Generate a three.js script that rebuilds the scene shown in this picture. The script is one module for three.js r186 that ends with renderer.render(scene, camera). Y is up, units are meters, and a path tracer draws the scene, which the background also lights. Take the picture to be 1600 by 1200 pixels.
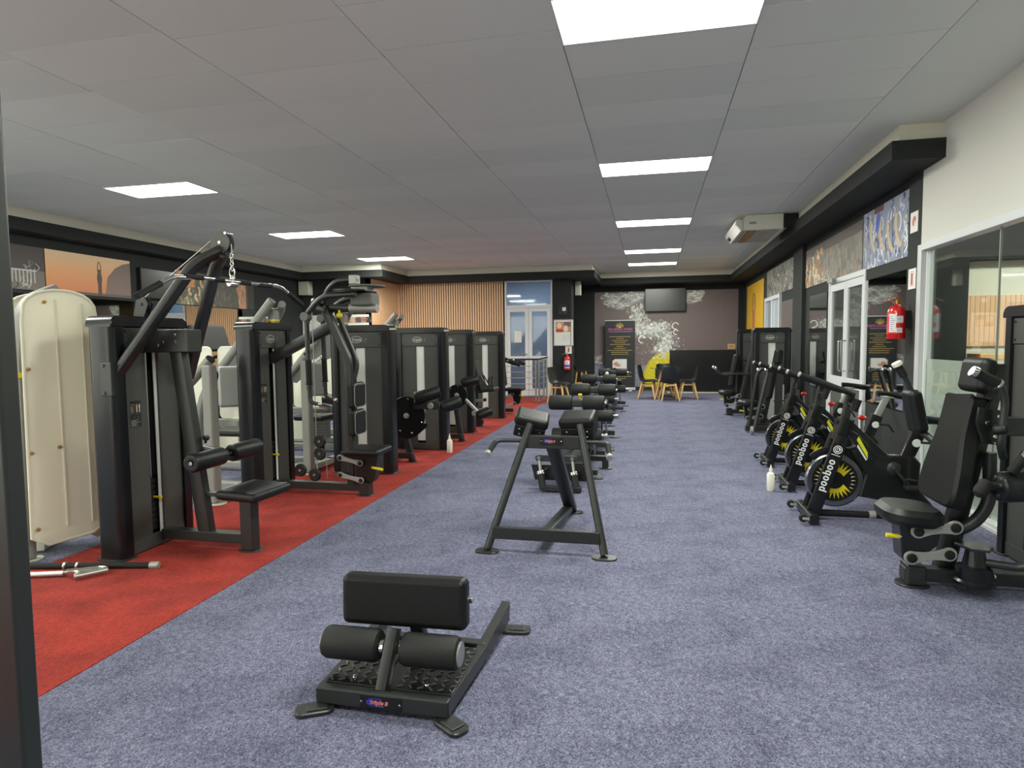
import * as THREE from 'three';
import { RoundedBoxGeometry } from 'three/addons/geometries/RoundedBoxGeometry.js';
import { mergeGeometries, toCreasedNormals } from 'three/addons/utils/BufferGeometryUtils.js';
import { RectAreaLightUniformsLib } from 'three/addons/lights/RectAreaLightUniformsLib.js';

// ---------- camera, renderer, exposure, lights ----------
RectAreaLightUniformsLib.init();
const scene = new THREE.Scene();
scene.background = new THREE.Color(0xfff8ee);   // overcast sky, out of view, lights ceiling and machines through the unseen windows
scene.backgroundIntensity = 1.6;
const camera = new THREE.PerspectiveCamera(62.96, 4 / 3, 0.05, 80);
camera.position.set(0, 1.45, 0);
camera.rotation.order = 'YXZ';
camera.rotation.set(-3.8496 * Math.PI / 180, 12.4795 * Math.PI / 180, -0.5764 * Math.PI / 180);
const renderer = new THREE.WebGLRenderer({ antialias: true });
renderer.toneMapping = THREE.LinearToneMapping;
renderer.toneMappingExposure = 3.1;
renderer.shadowMap.enabled = true;
const PANEL_POWER = 15;      // luminance of the ceiling panels
const GLOW = 2.2;            // what the eye sees of the diffusers
const CEIL = 3.35, PX = 1.16, PZ = 0.535;
const PANELS = [[0.03, -3.865], [0.03, -7.2], [0.03, -10.53], [0.03, -13.86], [0.03, -16.15],
  [-5.86, -3.4], [-5.86, -6.73], [-5.86, -10.06], [-5.86, -13.39], [0.03, -0.53], [-5.86, -0.07]];
function panelLight(x, y, z, w, d, power) {
  const l = new THREE.RectAreaLight(0xfbfff2, power, w, d);
  l.position.set(x, y, z); l.rotation.x = -Math.PI / 2; l.castShadow = true; scene.add(l);
  return l;
}
for (const [x, z] of PANELS) panelLight(x, CEIL - 0.012, z, PX, PZ, PANEL_POWER);

// ---------- helpers ----------
let seed = 20240611;
function rnd() { seed |= 0; seed = seed + 0x6D2B79F5 | 0; let t = Math.imul(seed ^ seed >>> 15, 1 | seed); t = t + Math.imul(t ^ t >>> 7, 61 | t) ^ t; return ((t ^ t >>> 14) >>> 0) / 4294967296; }
const V = (x, y, z) => new THREE.Vector3(x, y, z);
const used = {};
function numbered(n) { const k = used[n] = (used[n] ?? -1) + 1; return k ? n + '_' + String(k).padStart(3, '0') : n; }
const OFF = new WeakMap();
function thing(name, label, category, [x, y, z] = [0, 0, 0], group) {
  const o = new THREE.Group(); o.name = numbered(name); o.position.set(x, y, z); scene.add(o);
  o.userData = { label, category }; if (group) o.userData.group = group;
  OFF.set(o, V(x, y, z)); return o;
}
function flat(g) { const h = g.index ? g.toNonIndexed() : g; for (const k of Object.keys(h.attributes)) if (!['position', 'normal', 'uv'].includes(k)) h.deleteAttribute(k); return h; }
function merge(gs) { gs = (Array.isArray(gs) ? gs.flat(9) : [gs]).map(flat); return gs.length > 1 ? mergeGeometries(gs) : gs[0]; }
function part(parent, name, gs, mat, label) {            // geometry comes in world coordinates
  const g = merge(gs), o = OFF.get(parent) ?? V(0, 0, 0);
  g.translate(-o.x, -o.y, -o.z);
  const m = new THREE.Mesh(g, mat); m.name = name; m.castShadow = m.receiveShadow = true;
  if (label) m.userData.label = label;
  parent.add(m); OFF.set(m, o); return m;
}
function single(name, gs, mat, label, category, group) {
  const m = part(scene, numbered(name), gs, mat); m.userData = { label, category }; if (group) m.userData.group = group; return m;
}
function struct(name, gs, mat, parent = scene) {
  const m = part(parent, name, gs, mat); if (parent === scene) m.userData.kind = 'structure'; return m;
}
function copy(root, [x, y, z], turn, label) {
  const r = root.clone(); r.name = numbered(root.name.replace(/_\d{3}$/, '')); r.position.set(x, y, z); r.rotation.y = turn;
  r.userData = { ...root.userData, label }; scene.add(r); return r;
}
// geometry
function box(x0, y0, z0, x1, y1, z1, r = 0.004, s = 2) {
  const w = Math.abs(x1 - x0), h = Math.abs(y1 - y0), d = Math.abs(z1 - z0);
  const g = r > 0 ? new RoundedBoxGeometry(w, h, d, s, Math.min(r, w / 2.01, h / 2.01, d / 2.01)) : new THREE.BoxGeometry(w, h, d);
  g.translate((x0 + x1) / 2, (y0 + y1) / 2, (z0 + z1) / 2); return g;
}
function rrect(w, h, r = 0.006, n = 2) {
  const p = []; r = Math.min(r, w / 2.02, h / 2.02);
  for (const [cx, cy, a] of [[w / 2 - r, h / 2 - r, 0], [-w / 2 + r, h / 2 - r, 1], [-w / 2 + r, -h / 2 + r, 2], [w / 2 - r, -h / 2 + r, 3]])
    for (let i = 0; i <= n; i++) { const t = (a + i / n) * Math.PI / 2; p.push([cx + r * Math.cos(t), cy + r * Math.sin(t)]); }
  return p;
}
function circ(r, n = 14, ry = r) { const p = []; for (let i = 0; i < n; i++) p.push([r * Math.cos(i / n * 2 * Math.PI), ry * Math.sin(i / n * 2 * Math.PI)]); return p; }
function fil(pts, rad, n = 6) {
  pts = pts.map(p => p.isVector3 ? p : V(...p)); const out = [pts[0]];
  for (let i = 1; i < pts.length - 1; i++) {
    const a = pts[i - 1], b = pts[i], c = pts[i + 1], r = Math.min(rad, a.distanceTo(b) * .48, c.distanceTo(b) * .48);
    const p = b.clone().add(a.clone().sub(b).setLength(r)), q = b.clone().add(c.clone().sub(b).setLength(r));
    for (let k = 0; k <= n; k++) { const t = k / n; out.push(p.clone().multiplyScalar((1 - t) * (1 - t)).addScaledVector(b, 2 * t * (1 - t)).addScaledVector(q, t * t)); }
  }
  out.push(pts[pts.length - 1]); return out;
}
function sweep(path, prof, up = [0, 1, 0], closed = false) {
  const P = [], UVs = [], I = [], n = prof.length, N = path.length; let u = V(...up), prevT = null;
  for (let i = 0; i < N; i++) {
    const T = (closed ? path[(i + 1) % N].clone().sub(path[(i + N - 1) % N]) : i === 0 ? path[1].clone().sub(path[0]) : i === N - 1 ? path[i].clone().sub(path[i - 1]) : path[i + 1].clone().sub(path[i]).normalize().add(path[i].clone().sub(path[i - 1]).normalize())).normalize();
    if (prevT) u.applyQuaternion(new THREE.Quaternion().setFromUnitVectors(prevT, T));
    if (Math.abs(u.clone().normalize().dot(T)) > .98) u = Math.abs(T.y) > .9 ? V(0, 0, 1) : V(0, 1, 0);
    prevT = T; const R = T.clone().cross(u).normalize(), W = R.clone().cross(T); u = W.clone();
    for (const [a, b] of prof) { const p = path[i].clone().addScaledVector(R, a).addScaledVector(W, b); P.push(p.x, p.y, p.z); UVs.push(i / N, 0); }
  }
  const M = closed ? N : N - 1;
  for (let i = 0; i < M; i++) for (let k = 0; k < n; k++) {
    const a = i * n + k, b = i * n + (k + 1) % n, c = ((i + 1) % N) * n + k, d = ((i + 1) % N) * n + (k + 1) % n;
    I.push(a, b, c, b, d, c);
  }
  if (!closed) for (let k = 1; k < n - 1; k++) { I.push(0, k + 1, k); const o = (N - 1) * n; I.push(o, o + k, o + k + 1); }
  const g = new THREE.BufferGeometry(); g.setAttribute('position', new THREE.Float32BufferAttribute(P, 3)); g.setAttribute('uv', new THREE.Float32BufferAttribute(UVs, 2)); g.setIndex(I);
  return toCreasedNormals(g.toNonIndexed(), 0.55);
}
const tube = (pts, r, bend = 0.06, n = 14) => sweep(fil(pts, bend), circ(r, n));
const rtube = (pts, w, h, bend = 0.06, up = [0, 1, 0], r = 0.008) => sweep(fil(pts, bend), rrect(w, h, r), up);
function lathe(prof, a, b, n = 22) {      // prof [[radius, distance]...] along a->b
  a = a.isVector3 ? a : V(...a); b = b.isVector3 ? b : V(...b);
  const g = new THREE.LatheGeometry(prof.map(p => new THREE.Vector2(Math.max(p[0], 0.00001), p[1])), n);
  g.applyQuaternion(new THREE.Quaternion().setFromUnitVectors(V(0, 1, 0), b.clone().sub(a).normalize())); g.translate(a.x, a.y, a.z);
  return toCreasedNormals(flat(g), 0.6);
}
function cyl(a, b, r, ch = 0.003, n = 20) { const L = V(...a).distanceTo(V(...b)); ch = Math.min(ch, r / 2, L / 2.1); return lathe([[0, 0], [r - ch, 0], [r, ch], [r, L - ch], [r - ch, L], [0, L]], a, b, n); }
function foam(a, b, r) { const L = V(...a).distanceTo(V(...b)), c = r * .28; return lathe([[r * .35, 0.004], [r - c, 0], [r - c * .35, c * .22], [r, c], [r, L - c], [r - c * .35, L - c * .22], [r - c, L], [r * .35, L - .004], [0, L - .004]].concat([]), a, b, 26); }
function shp(pts) { const s = new THREE.Shape(); pts.forEach((p, i) => i ? s.lineTo(p[0], p[1]) : s.moveTo(p[0], p[1])); return s; }
function ext(pts, z0, z1, bevel = 0.002, holes = []) {   // outline in xy, from z0 to z1
  const s = Array.isArray(pts) ? shp(pts) : pts; for (const h of holes) s.holes.push(new THREE.Path(h.map(p => new THREE.Vector2(...p))));
  const d = z1 - z0 - 2 * bevel, g = new THREE.ExtrudeGeometry(s, { depth: Math.max(d, 0.0005), bevelEnabled: bevel > 0, bevelSize: bevel, bevelThickness: bevel, bevelOffset: -bevel, bevelSegments: 1, curveSegments: 10 });
  g.translate(0, 0, z0 + bevel); return toCreasedNormals(flat(g), 0.5);
}
function rpts(x0, y0, x1, y1, r, n = 5) { return rrect(x1 - x0, y1 - y0, r, n).map(([a, b]) => [a + (x0 + x1) / 2, b + (y0 + y1) / 2]); }
function xf(gs, m) { return (Array.isArray(gs) ? gs.flat(9) : [gs]).map(g => { g = flat(g).clone(); g.applyMatrix4(m); return g; }); }
const mat4 = (x, y, z, ry = 0, rx = 0, rz = 0) => new THREE.Matrix4().compose(V(x, y, z), new THREE.Quaternion().setFromEuler(new THREE.Euler(rx, ry, rz, 'YXZ')), V(1, 1, 1));
function quad(w, h, m) { const g = new THREE.PlaneGeometry(w, h); g.applyMatrix4(m); return g; }
function bolt(x, y, z, r = 0.008, dir = [0, 0, 1], t = .006) { return cyl([x, y, z], [x + dir[0] * t, y + dir[1] * t, z + dir[2] * t], r, .002, 8); }
// dog-bone link in the plane z
function bone(a, b, r, w, z0, z1) {
  const dx = b[0] - a[0], dy = b[1] - a[1], L = Math.hypot(dx, dy), an = Math.atan2(dy, dx), p = [];
  for (let i = 0; i <= 10; i++) { const t = Math.PI * (.32 + 1.36 * i / 10); p.push([r * Math.cos(t), r * Math.sin(t)]); }
  p.push([L * .35, -w], [L * .65, -w]);
  for (let i = 0; i <= 10; i++) { const t = Math.PI * (-.68 + 1.36 * i / 10); p.push([L + r * Math.cos(t), r * Math.sin(t)]); }
  p.push([L * .65, w], [L * .35, w]);
  const c = Math.cos(an), s = Math.sin(an);
  return ext(p.map(([x, y]) => [a[0] + x * c - y * s, a[1] + x * s + y * c]), z0, z1, .003);
}
// textures
function canvasTex(w, h, draw, srgb = true) {
  const c = document.createElement('canvas'); c.width = w; c.height = h; draw(c.getContext('2d'), w, h);
  const t = new THREE.CanvasTexture(c); if (srgb) t.colorSpace = THREE.SRGBColorSpace; t.magFilter = THREE.LinearFilter; return t;
}
function noiseTex(n, fn, srgb = true) {
  const d = new Uint8Array(n * n * 4);
  for (let y = 0; y < n; y++) for (let x = 0; x < n; x++) { const c = fn(x, y), i = (y * n + x) * 4; d[i] = c[0]; d[i + 1] = c[1]; d[i + 2] = c[2]; d[i + 3] = 255; }
  const t = new THREE.DataTexture(d, n, n); t.wrapS = t.wrapT = THREE.RepeatWrapping; t.magFilter = THREE.LinearFilter; t.minFilter = THREE.LinearMipmapLinearFilter; t.generateMipmaps = true;
  if (srgb) t.colorSpace = THREE.SRGBColorSpace; t.needsUpdate = true; return t;
}
function blur(n, r, passes = 2) {            // tiling smooth noise, 0..1
  let a = new Float32Array(n * n); for (let i = 0; i < a.length; i++) a[i] = rnd();
  for (let p = 0; p < passes; p++) for (const ax of [0, 1]) {
    const b = new Float32Array(n * n);
    for (let y = 0; y < n; y++) { let s = 0; for (let k = -r; k <= r; k++) { const q = (k + n) % n; s += ax ? a[q * n + y] : a[y * n + q]; }
      for (let x = 0; x < n; x++) { if (ax) b[x * n + y] = s; else b[y * n + x] = s; const i = (x + r + 1) % n, j = (x - r + n) % n; s += ax ? a[i * n + y] - a[j * n + y] : a[y * n + i] - a[y * n + j]; } }
    a = b;
  }
  let lo = 1e9, hi = -1e9; for (const v of a) { lo = Math.min(lo, v); hi = Math.max(hi, v); }
  return a.map(v => (v - lo) / (hi - lo));
}
const clamp = v => Math.max(0, Math.min(255, v));
const FN = 512, f1 = blur(FN, 1, 1), f2 = blur(FN, 4), f3 = blur(FN, 40), f4 = blur(FN, 2, 1);
const carpetBlue = noiseTex(FN, (x, y) => { const i = y * FN + x, a = (f1[i] - .5) * 135 + (f2[i] - .5) * 36 + (f3[i] - .5) * 16, h = (f4[(i * 7 + 311) % (FN * FN)] - .5) * 50; return [clamp(101 + a + h), clamp(102 + a), clamp(124 + a - h * .5)]; });
const carpetRed = noiseTex(FN, (x, y) => { const i = y * FN + x, a = (f1[i] - .5) * 80 + (f2[i] - .5) * 34 + (f3[i] - .5) * 34; return [clamp(146 + a), clamp(41 + a * .4), clamp(30 + a * .33)]; });
const fibre = noiseTex(FN, (x, y) => { const v = clamp(f1[y * FN + x] * 255); return [v, v, v]; }, false);
const grain = noiseTex(256, (x, y) => { const v = clamp(f4[(y % FN) * FN + x] * 255); return [v, v, v]; }, false);
function planarUV(g, s, ax = 'xz') { g = flat(g); const p = g.attributes.position, u = []; for (let i = 0; i < p.count; i++) u.push(p['get' + ax[0].toUpperCase()](i) / s, p['get' + ax[1].toUpperCase()](i) / s); g.setAttribute('uv', new THREE.Float32BufferAttribute(u, 2)); return g; }

// ---------- materials ----------
const std = (color, roughness, o = {}) => new THREE.MeshStandardMaterial({ color, roughness, ...o });
const phy = (color, roughness, o = {}) => new THREE.MeshPhysicalMaterial({ color, roughness, ...o });
const M = {
  ceiling: std(0xe8ebe2, .95), tileA: std(0xe9ece3, .95), tileB: std(0xe5e9e0, .95), tileC: std(0xecefe6, .95),
  white: std(0xdcdad2, .8), cream: std(0xe6e3d2, .8), blackwall: std(0x1d2120, .75), blackwall2: std(0x2a2d2b, .8),
  blue: std(0xffffff, 1, { map: carpetBlue, bumpMap: fibre, bumpScale: .004 }), red: std(0xffffff, 1, { map: carpetRed, bumpMap: fibre, bumpScale: .004 }),
  powder: phy(0x222524, .42, { clearcoat: .25, clearcoatRoughness: .35 }), gloss: phy(0x14171a, .32, { clearcoat: .3, clearcoatRoughness: .2, specularIntensity: .6 }),
  panel: std(0x434441, .5), dark: std(0x0b0c0c, .6), header: std(0x434642, .45), plateBlack: phy(0x0d0e0f, .35, { clearcoat: .3 }),
  vinyl: phy(0x131515, .45, { specularIntensity: .7 }), piping: std(0x8d8f8a, .6), foam: std(0x161817, .66), vinylGrey: phy(0x2b2d2c, .5),
  darkChrome: std(0x8c8f90, .22, { metalness: 1 }), chrome: std(0xd8d8d4, .16, { metalness: 1 }), steel: std(0xb4b5b0, .38, { metalness: .85 }), silver: std(0x9fa19c, .45, { metalness: .35 }), strip: phy(0xdfe2dd, .35, { clearcoat: .4 }),
  alu: std(0xc9cbcb, .45, { metalness: .15 }), doorwhite: std(0xdfe1e2, .45), grey: std(0x8b8c85, .5, { metalness: .1 }), greyDark: std(0x62645f, .55), creamMetal: std(0xc4c3b3, .5),
  shroud: phy(0xfdfcee, .5, { transmission: .34, thickness: 0, roughness: .36 }), shroudRim: std(0xe4e2cd, .5), plateGrey: std(0x5f6057, .6), redPaint: phy(0xc8141a, .3, { clearcoat: .6 }), brass: std(0xb08a45, .4, { metalness: .6 }),
  yellow: std(0xe0cf1c, .45), redKnob: std(0xd11a22, .4), wood: std(0xe8bb7c, .5), shell: phy(0x1e2121, .4, { clearcoat: .2 }), rubber: std(0x111212, .8), whitePlastic: std(0xe2e0d2, .5), bottle: std(0xf0eee0, .5),
  mirror: std(0xd5d9d6, .02, { metalness: 1 }), glass: phy(0xf2f6f4, .02, { transmission: 1, thickness: 0, ior: 1.5 }), frost: phy(0xe2e5de, .6, { transmission: .5, thickness: 0 }),
  darkglass: phy(0x9fa6a2, .03, { transmission: .85, thickness: 0, ior: 1.6 }), blueglass: phy(0xc6d1e0, .04, { transmission: .9, thickness: 0, ior: 1.55 }), screen: phy(0x0b0d0e, .3, { clearcoat: .5, clearcoatRoughness: .2 }),
  diffuser: new THREE.MeshStandardMaterial({ color: 0xffffff, emissive: 0xfffaf0, emissiveIntensity: GLOW, roughness: .6 }), paper: std(0xe9e9e0, .8), green: std(0x2f9a6a, .7), yellowMat: std(0xc9a92c, .7), bluePlastic: std(0x2f66c8, .5),
  slat: std(0xeec29a, .6), slatBack: std(0x3a2413, .8), blueroom: std(0x818b9a, .8), purple: std(0x54307a, .6),
};
M.vinyl.bumpMap = grain; M.vinyl.bumpScale = .0006;
const prt = (tex, rough = .55) => new THREE.MeshStandardMaterial({ map: tex, roughness: rough });
// ---------- the room ----------
const RX = 2.52, LX = -8.6;
const floor = struct('floor', planarUV(box(-9, -.12, 3.1, 7, 0, -19.4, 0), .9), M.blue);
struct('floor_red', planarUV(box(-3.92, -.01, 3, -2.47, .004, -15.98, .002, 1), .9), M.red);
const ceiling = struct('ceiling', [box(-9, 3.372, 3.1, 7, 3.5, -19.4, 0), box(-8.6, 3.35, 3, 2.6, 3.372, -2.67, 0)], M.ceiling);
{
  const tileGeo = [0, 1, 2].map(v => { const g = new THREE.BoxGeometry(1.173, .012, .549, 4, 1, 4), p = g.attributes.position; for (let i = 0; i < p.count; i++) { const a = 1 - (p.getX(i) / .59) ** 2, b = 1 - (p.getZ(i) / .277) ** 2; p.setY(i, p.getY(i) - (.002 + .002 * v) * Math.max(0, a) * Math.max(0, b)); } g.computeVertexNormals(); return g; });
  const tm = [M.tileA, M.tileB, M.tileC];
  for (let k = -7; k < 2; k++) {
    const x = -.56 + 1.18 * (k + .5), off = k === 0 ? .26 : k === -5 ? .345 : k % 2 ? .06 : .17;
    for (let n = 4; n < 32; n++) {
      const z = -(off + .555 * (n + .5));
      if (z > -2.7) continue;
      if (x < -6.3 && z < -14.2 || x < -1.5 && z < -15.85 || z < -18.1) continue;
      if (PANELS.some(([px, pz]) => Math.abs(px - x) < .6 && Math.abs(pz - z) < .3)) continue;
      const w = k === 1 ? 1 : 1;
      const m = new THREE.Mesh(tileGeo[Math.floor(rnd() * 3)], tm[Math.floor(rnd() * 3)]); m.name = 'tile';
      m.position.set(x, 3.358 + (rnd() - .5) * .003, z); m.rotation.set((rnd() - .5) * .006, 0, (rnd() - .5) * .003); m.castShadow = m.receiveShadow = true; ceiling.add(m);
    }
  }
  struct('ceiling_strip', box(1.802, 3.351, -2.68, 2.53, 3.368, -18.3, 0), M.tileB, ceiling);
  struct('ceiling_strip', box(-8.65, 3.351, -2.68, -8.83, 3.368, -14.3, 0), M.tileB, ceiling);
}
// ceiling lights
PANELS.forEach(([x, z], i) => {
  const where = ['nearest of all, cut by the top edge of the photo', 'second in the row over the blue carpet', 'third over the blue carpet, left of the air conditioner', 'fourth in the row over the blue carpet', 'furthest of all, nearest the splash mural wall',
    'left row, nearest the camera and outside the photo', 'nearest seen in the left row, above the pale covers', 'middle one of the left row', 'furthest of the left row, near the slatted wall', 'behind the camera above the blue carpet', 'behind the camera on the left side'][i];
  const t = thing('ceiling_light', 'white LED ceiling panel, ' + where, 'ceiling light', [x, CEIL, z]);
  const w = PX / 2, d = PZ / 2, f = .012;
  part(t, 'frame', [box(x - w - f, 3.342, z - d - f, x + w + f, 3.368, z - d), box(x - w - f, 3.342, z + d, x + w + f, 3.368, z + d + f), box(x - w - f, 3.342, z - d, x - w, 3.368, z + d), box(x + w, 3.342, z - d, x + w + f, 3.368, z + d)], M.white);
  part(t, 'diffuser', box(x - w, 3.346, z - d, x + w, 3.36, z + d, 0), M.diffuser);
});
// bulkheads: white fascia above, black box below
let trimN = 1;
function bulkhead(x0, z0, x1, z1, bx0, bz0, bx1, bz1) { const t = struct('trim_' + trimN++, box(bx0, 3.03, bz0, bx1, 3.2, bz1, .003), M.blackwall); struct('fascia', box(x0, 3.2, z0, x1, 3.372, z1, 0), M.cream, t); }
bulkhead(2.17, -6.38, 2.6, -18.8, 2.09, -6.31, 2.6, -18.8);
bulkhead(-1.42, -17.95, 2.17, -18.8, -1.42, -17.88, 2.09, -18.8);
bulkhead(-8.7, 3, -8.4, -14.5, -8.7, 3, -8.34, -14.5);
bulkhead(-8.4, -14.1, -6.3, -14.5, -8.34, -14.04, -6.24, -14.5);
bulkhead(-6.8, -14.3, -6.31, -16.2, -6.8, -14.5, -6.24, -16.2);
bulkhead(-6.3, -15.75, -1.42, -16.3, -6.24, -15.69, -1.36, -16.3);
bulkhead(-2.4, -16.1, -1.43, -18.8, -2.4, -16.3, -1.36, -17.88);
// walls
const wallRight = struct('wall_right', box(RX, 2.33, 3, 2.68, 3.372, -6.77, 0), M.white);
const wrb = struct('wall_right_black', [box(RX, 0, -6.77, 2.68, 3.372, -7.1, .004), box(RX + .03, 2.14, -7.1, 2.68, 3.372, -8.33, 0), box(RX + .03, 2.285, -8.33, 2.68, 3.372, -9.92, 0), box(RX + .03, 0, -7.1, 2.68, .7, -8.33, 0), box(2.545, .7, -7.1, 2.68, 2.14, -8.34, 0),
  box(RX + .03, 0, -9.92, 2.68, 3.372, -11.48, 0), box(RX - .03, 0, -11.48, 2.68, 3.04, -12.18, .004), box(RX + .03, 0, -12.18, 2.68, 3.372, -18.85, 0), box(RX, 2.14, -7.1, RX + .04, 2.27, -8.33, .003)], M.blackwall2);
struct('wall_left', [box(-8.76, 0, -3.9, LX, 3.372, -14.5, 0), box(-8.76, 0, 3, LX, .3, -3.9, 0), box(-8.76, 2.95, 3, LX, 3.372, -3.9, 0), box(-8.76, .3, 3, LX, 2.95, 2.4, 0)], M.blackwall);
const wbl = struct('wall_back_left', box(-8.76, 0, -14.42, -6.72, 3.372, -14.55, 0), M.blackwall);
const wb = struct('wall_back', [box(-6.86, 0, -14.42, -6.74, 3.372, -16.28, 0), box(-6.86, 0, -16.14, -3.74, 3.372, -16.28, 0), box(-3.74, 3.05, -16.14, -2.475, 3.372, -16.28, 0)], M.slatBack);
{
  const a = [], H = 3.03;
  for (let x = -6.69; x < -3.8; x += .0655) a.push(new THREE.BoxGeometry(.042, H, .03).translate(x, H / 2, -16.125));
  for (let z = -14.46; z > -16.1; z -= .0655) a.push(new THREE.BoxGeometry(.03, H, .042).translate(-6.725, H / 2, z));
  const s = struct('slat_cladding', a, M.slat, wb); s.userData.kind = 'stuff';
}
struct('pillar', box(-2.475, 0, -16.08, -1.98, 3.1, -16.55, .006), M.blackwall);
struct('wall_niche', box(-2.3, 0, -16.5, -2.16, 3.372, -18.85, 0), M.blackwall);
const wbr = struct('wall_back_right', box(-2.3, 0, -18.7, 2.68, 3.372, -18.85, 0), M.blackwall);
const wrear = struct('wall_rear', [box(-8.76, 0, 3, 2.68, .3, 3.1, 0), box(-8.76, 2.95, 3, 2.68, 3.372, 3.1, 0), box(-8.76, .3, 3, -8.4, 2.95, 3.1, 0), box(-3, .3, 3, 2.68, 2.95, 3.1, 0)], M.cream);
{ // unseen windows behind and left of camera, placed to light ceiling and dark machines
  const w = struct('unseen_window_5', [...[0, 1, 2, 3].map(i => box(-8.4 + i * 1.8 - .035, .3, 3.01, -8.4 + i * 1.8 + .035, 2.95, 3.08)), box(-8.4, .3, 3.01, -3, .37, 3.08), box(-8.4, 2.88, 3.01, -3, 2.95, 3.08)], M.alu);
  for (let i = 0; i < 3; i++) struct('window_pane', box(-8.4 + i * 1.8 + .035, .37, 3.04, -8.4 + i * 1.8 + 1.765, 2.88, 3.046, 0), M.glass, w);
  const v = struct('unseen_window_6', [...[0, 1, 2, 3].map(i => box(-8.74, .3, 2.4 - i * 2.1 - .035, -8.62, 2.95, 2.4 - i * 2.1 + .035)), box(-8.74, .3, 2.4, -8.62, .37, -3.9), box(-8.74, 2.88, 2.4, -8.62, 2.95, -3.9)], M.alu);
  for (let i = 0; i < 3; i++) struct('window_pane', box(-8.68, .37, 2.4 - i * 2.1 - .035, -8.674, 2.88, 2.4 - i * 2.1 - 2.065, 0), M.glass, v);
  struct('unseen_pavement', [box(-20, -.15, 3.1, 8, -.02, 14, 0), box(-20, -.15, 3.1, -9.02, -.02, -12, 0)], std(0xb9b6ae, .9));  // unseen pale ground outside, placed to bounce daylight up to the ceiling
}
struct('baseboard_back', box(-2.16, 0, -18.66, 2.52, .09, -18.7, .003), M.blackwall2);
// room beyond the back door, studio behind the glass, small room behind the side door
struct('wall_passage', [box(-4.6, 0, -16.28, -4.5, 3.37, -19, 0), box(-2.3, 0, -16.5, -2.32, 3.37, -19, 0), box(-4.6, 0, -19, -2.3, 3.37, -19.1, 0), box(-4.6, 0, -16.26, -3.74, 3.37, -16.3, 0)], M.blueroom);
const studio = struct('wall_studio', [box(6.5, 0, 3, 6.6, 3.37, -8.2, 0), box(2.68, 0, 3, 6.6, 3.37, 3.1, 0), box(2.68, 0, -8.2, 6.6, 3.37, -8.3, 0)], M.cream);
struct('studio_column', box(2.68, 0, -8.19, 3.46, 3.37, -7.98, .004), M.blackwall, studio);
struct('studio_column', box(3.46, 2.31, -8.19, 6.5, 3.37, -8.05, .004), M.blackwall, studio);
{ const a = []; for (let x = 3.49; x < 6.4; x += .05) a.push(new THREE.BoxGeometry(.046, .575, .02).translate(x, 1.635, -8.18)); const s = struct('slat_cladding', a, M.slat, studio); s.userData.kind = 'stuff'; }
struct('wall_store', [box(4.6, 0, -8.3, 4.7, 3.37, -10.3, 0), box(2.68, 0, -10.2, 4.7, 3.37, -10.3, 0)], std(0x8d8f88, .9));
const unseenRoomLight = (n, l, x, z, w, d, p) => { panelLight(x, 3.33, z, w, d, p); const t = thing('ceiling_light', l, 'ceiling light', [x, 3.36, z]); part(t, 'frame', box(x - w / 2 - .015, 3.352, z - d / 2 - .015, x + w / 2 + .015, 3.372, z + d / 2 + .015), M.white); part(t, 'diffuser', box(x - w / 2, 3.34, z - d / 2, x + w / 2, 3.355, z + d / 2, 0), M.diffuser); };  // out-of-view panels, placed to light the rooms behind glass and doors
unseenRoomLight(0, 'unseen white ceiling panel lighting the studio behind the glass partition', 4.6, -6.2, 1.16, .54, 22);
unseenRoomLight(1, 'unseen white ceiling panel lighting the passage behind the back doors', -3.4, -17.8, 1.16, .54, 10);
unseenRoomLight(2, 'unseen white ceiling panel lighting the small room behind the grey side door', 3.6, -9.2, .9, .5, 5);
// glass partition in the right wall
{
  const w = struct('window_1', [box(RX - .03, 0, -6.77, 2.6, 2.33, -6.68), box(RX - .03, 2.27, -6.68, 2.6, 2.345, 3), box(RX - .03, 0, -6.68, 2.6, .06, 3), box(RX - .04, 0, -6.68, RX - .01, .03, 3)], M.alu);
  struct('window_pane', [box(2.55, .06, -5.43, 2.558, 2.27, -6.68, 0)], M.glass, w); struct('window_pane', [box(2.55, .06, 3, 2.558, 2.27, -5.42, 0)], M.glass, w);
  struct('frosted_film', [box(2.559, .06, 3, 2.563, 1.25, -6.68, 0)], M.frost, w);
  struct('joint_seal', box(2.547, .06, -5.43, 2.562, 2.27, -5.422, .001), M.silver, w);
  struct('bead', [box(RX + .012, .06, -6.68, RX + .035, 2.27, -6.655)], M.doorwhite, w);
}
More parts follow.
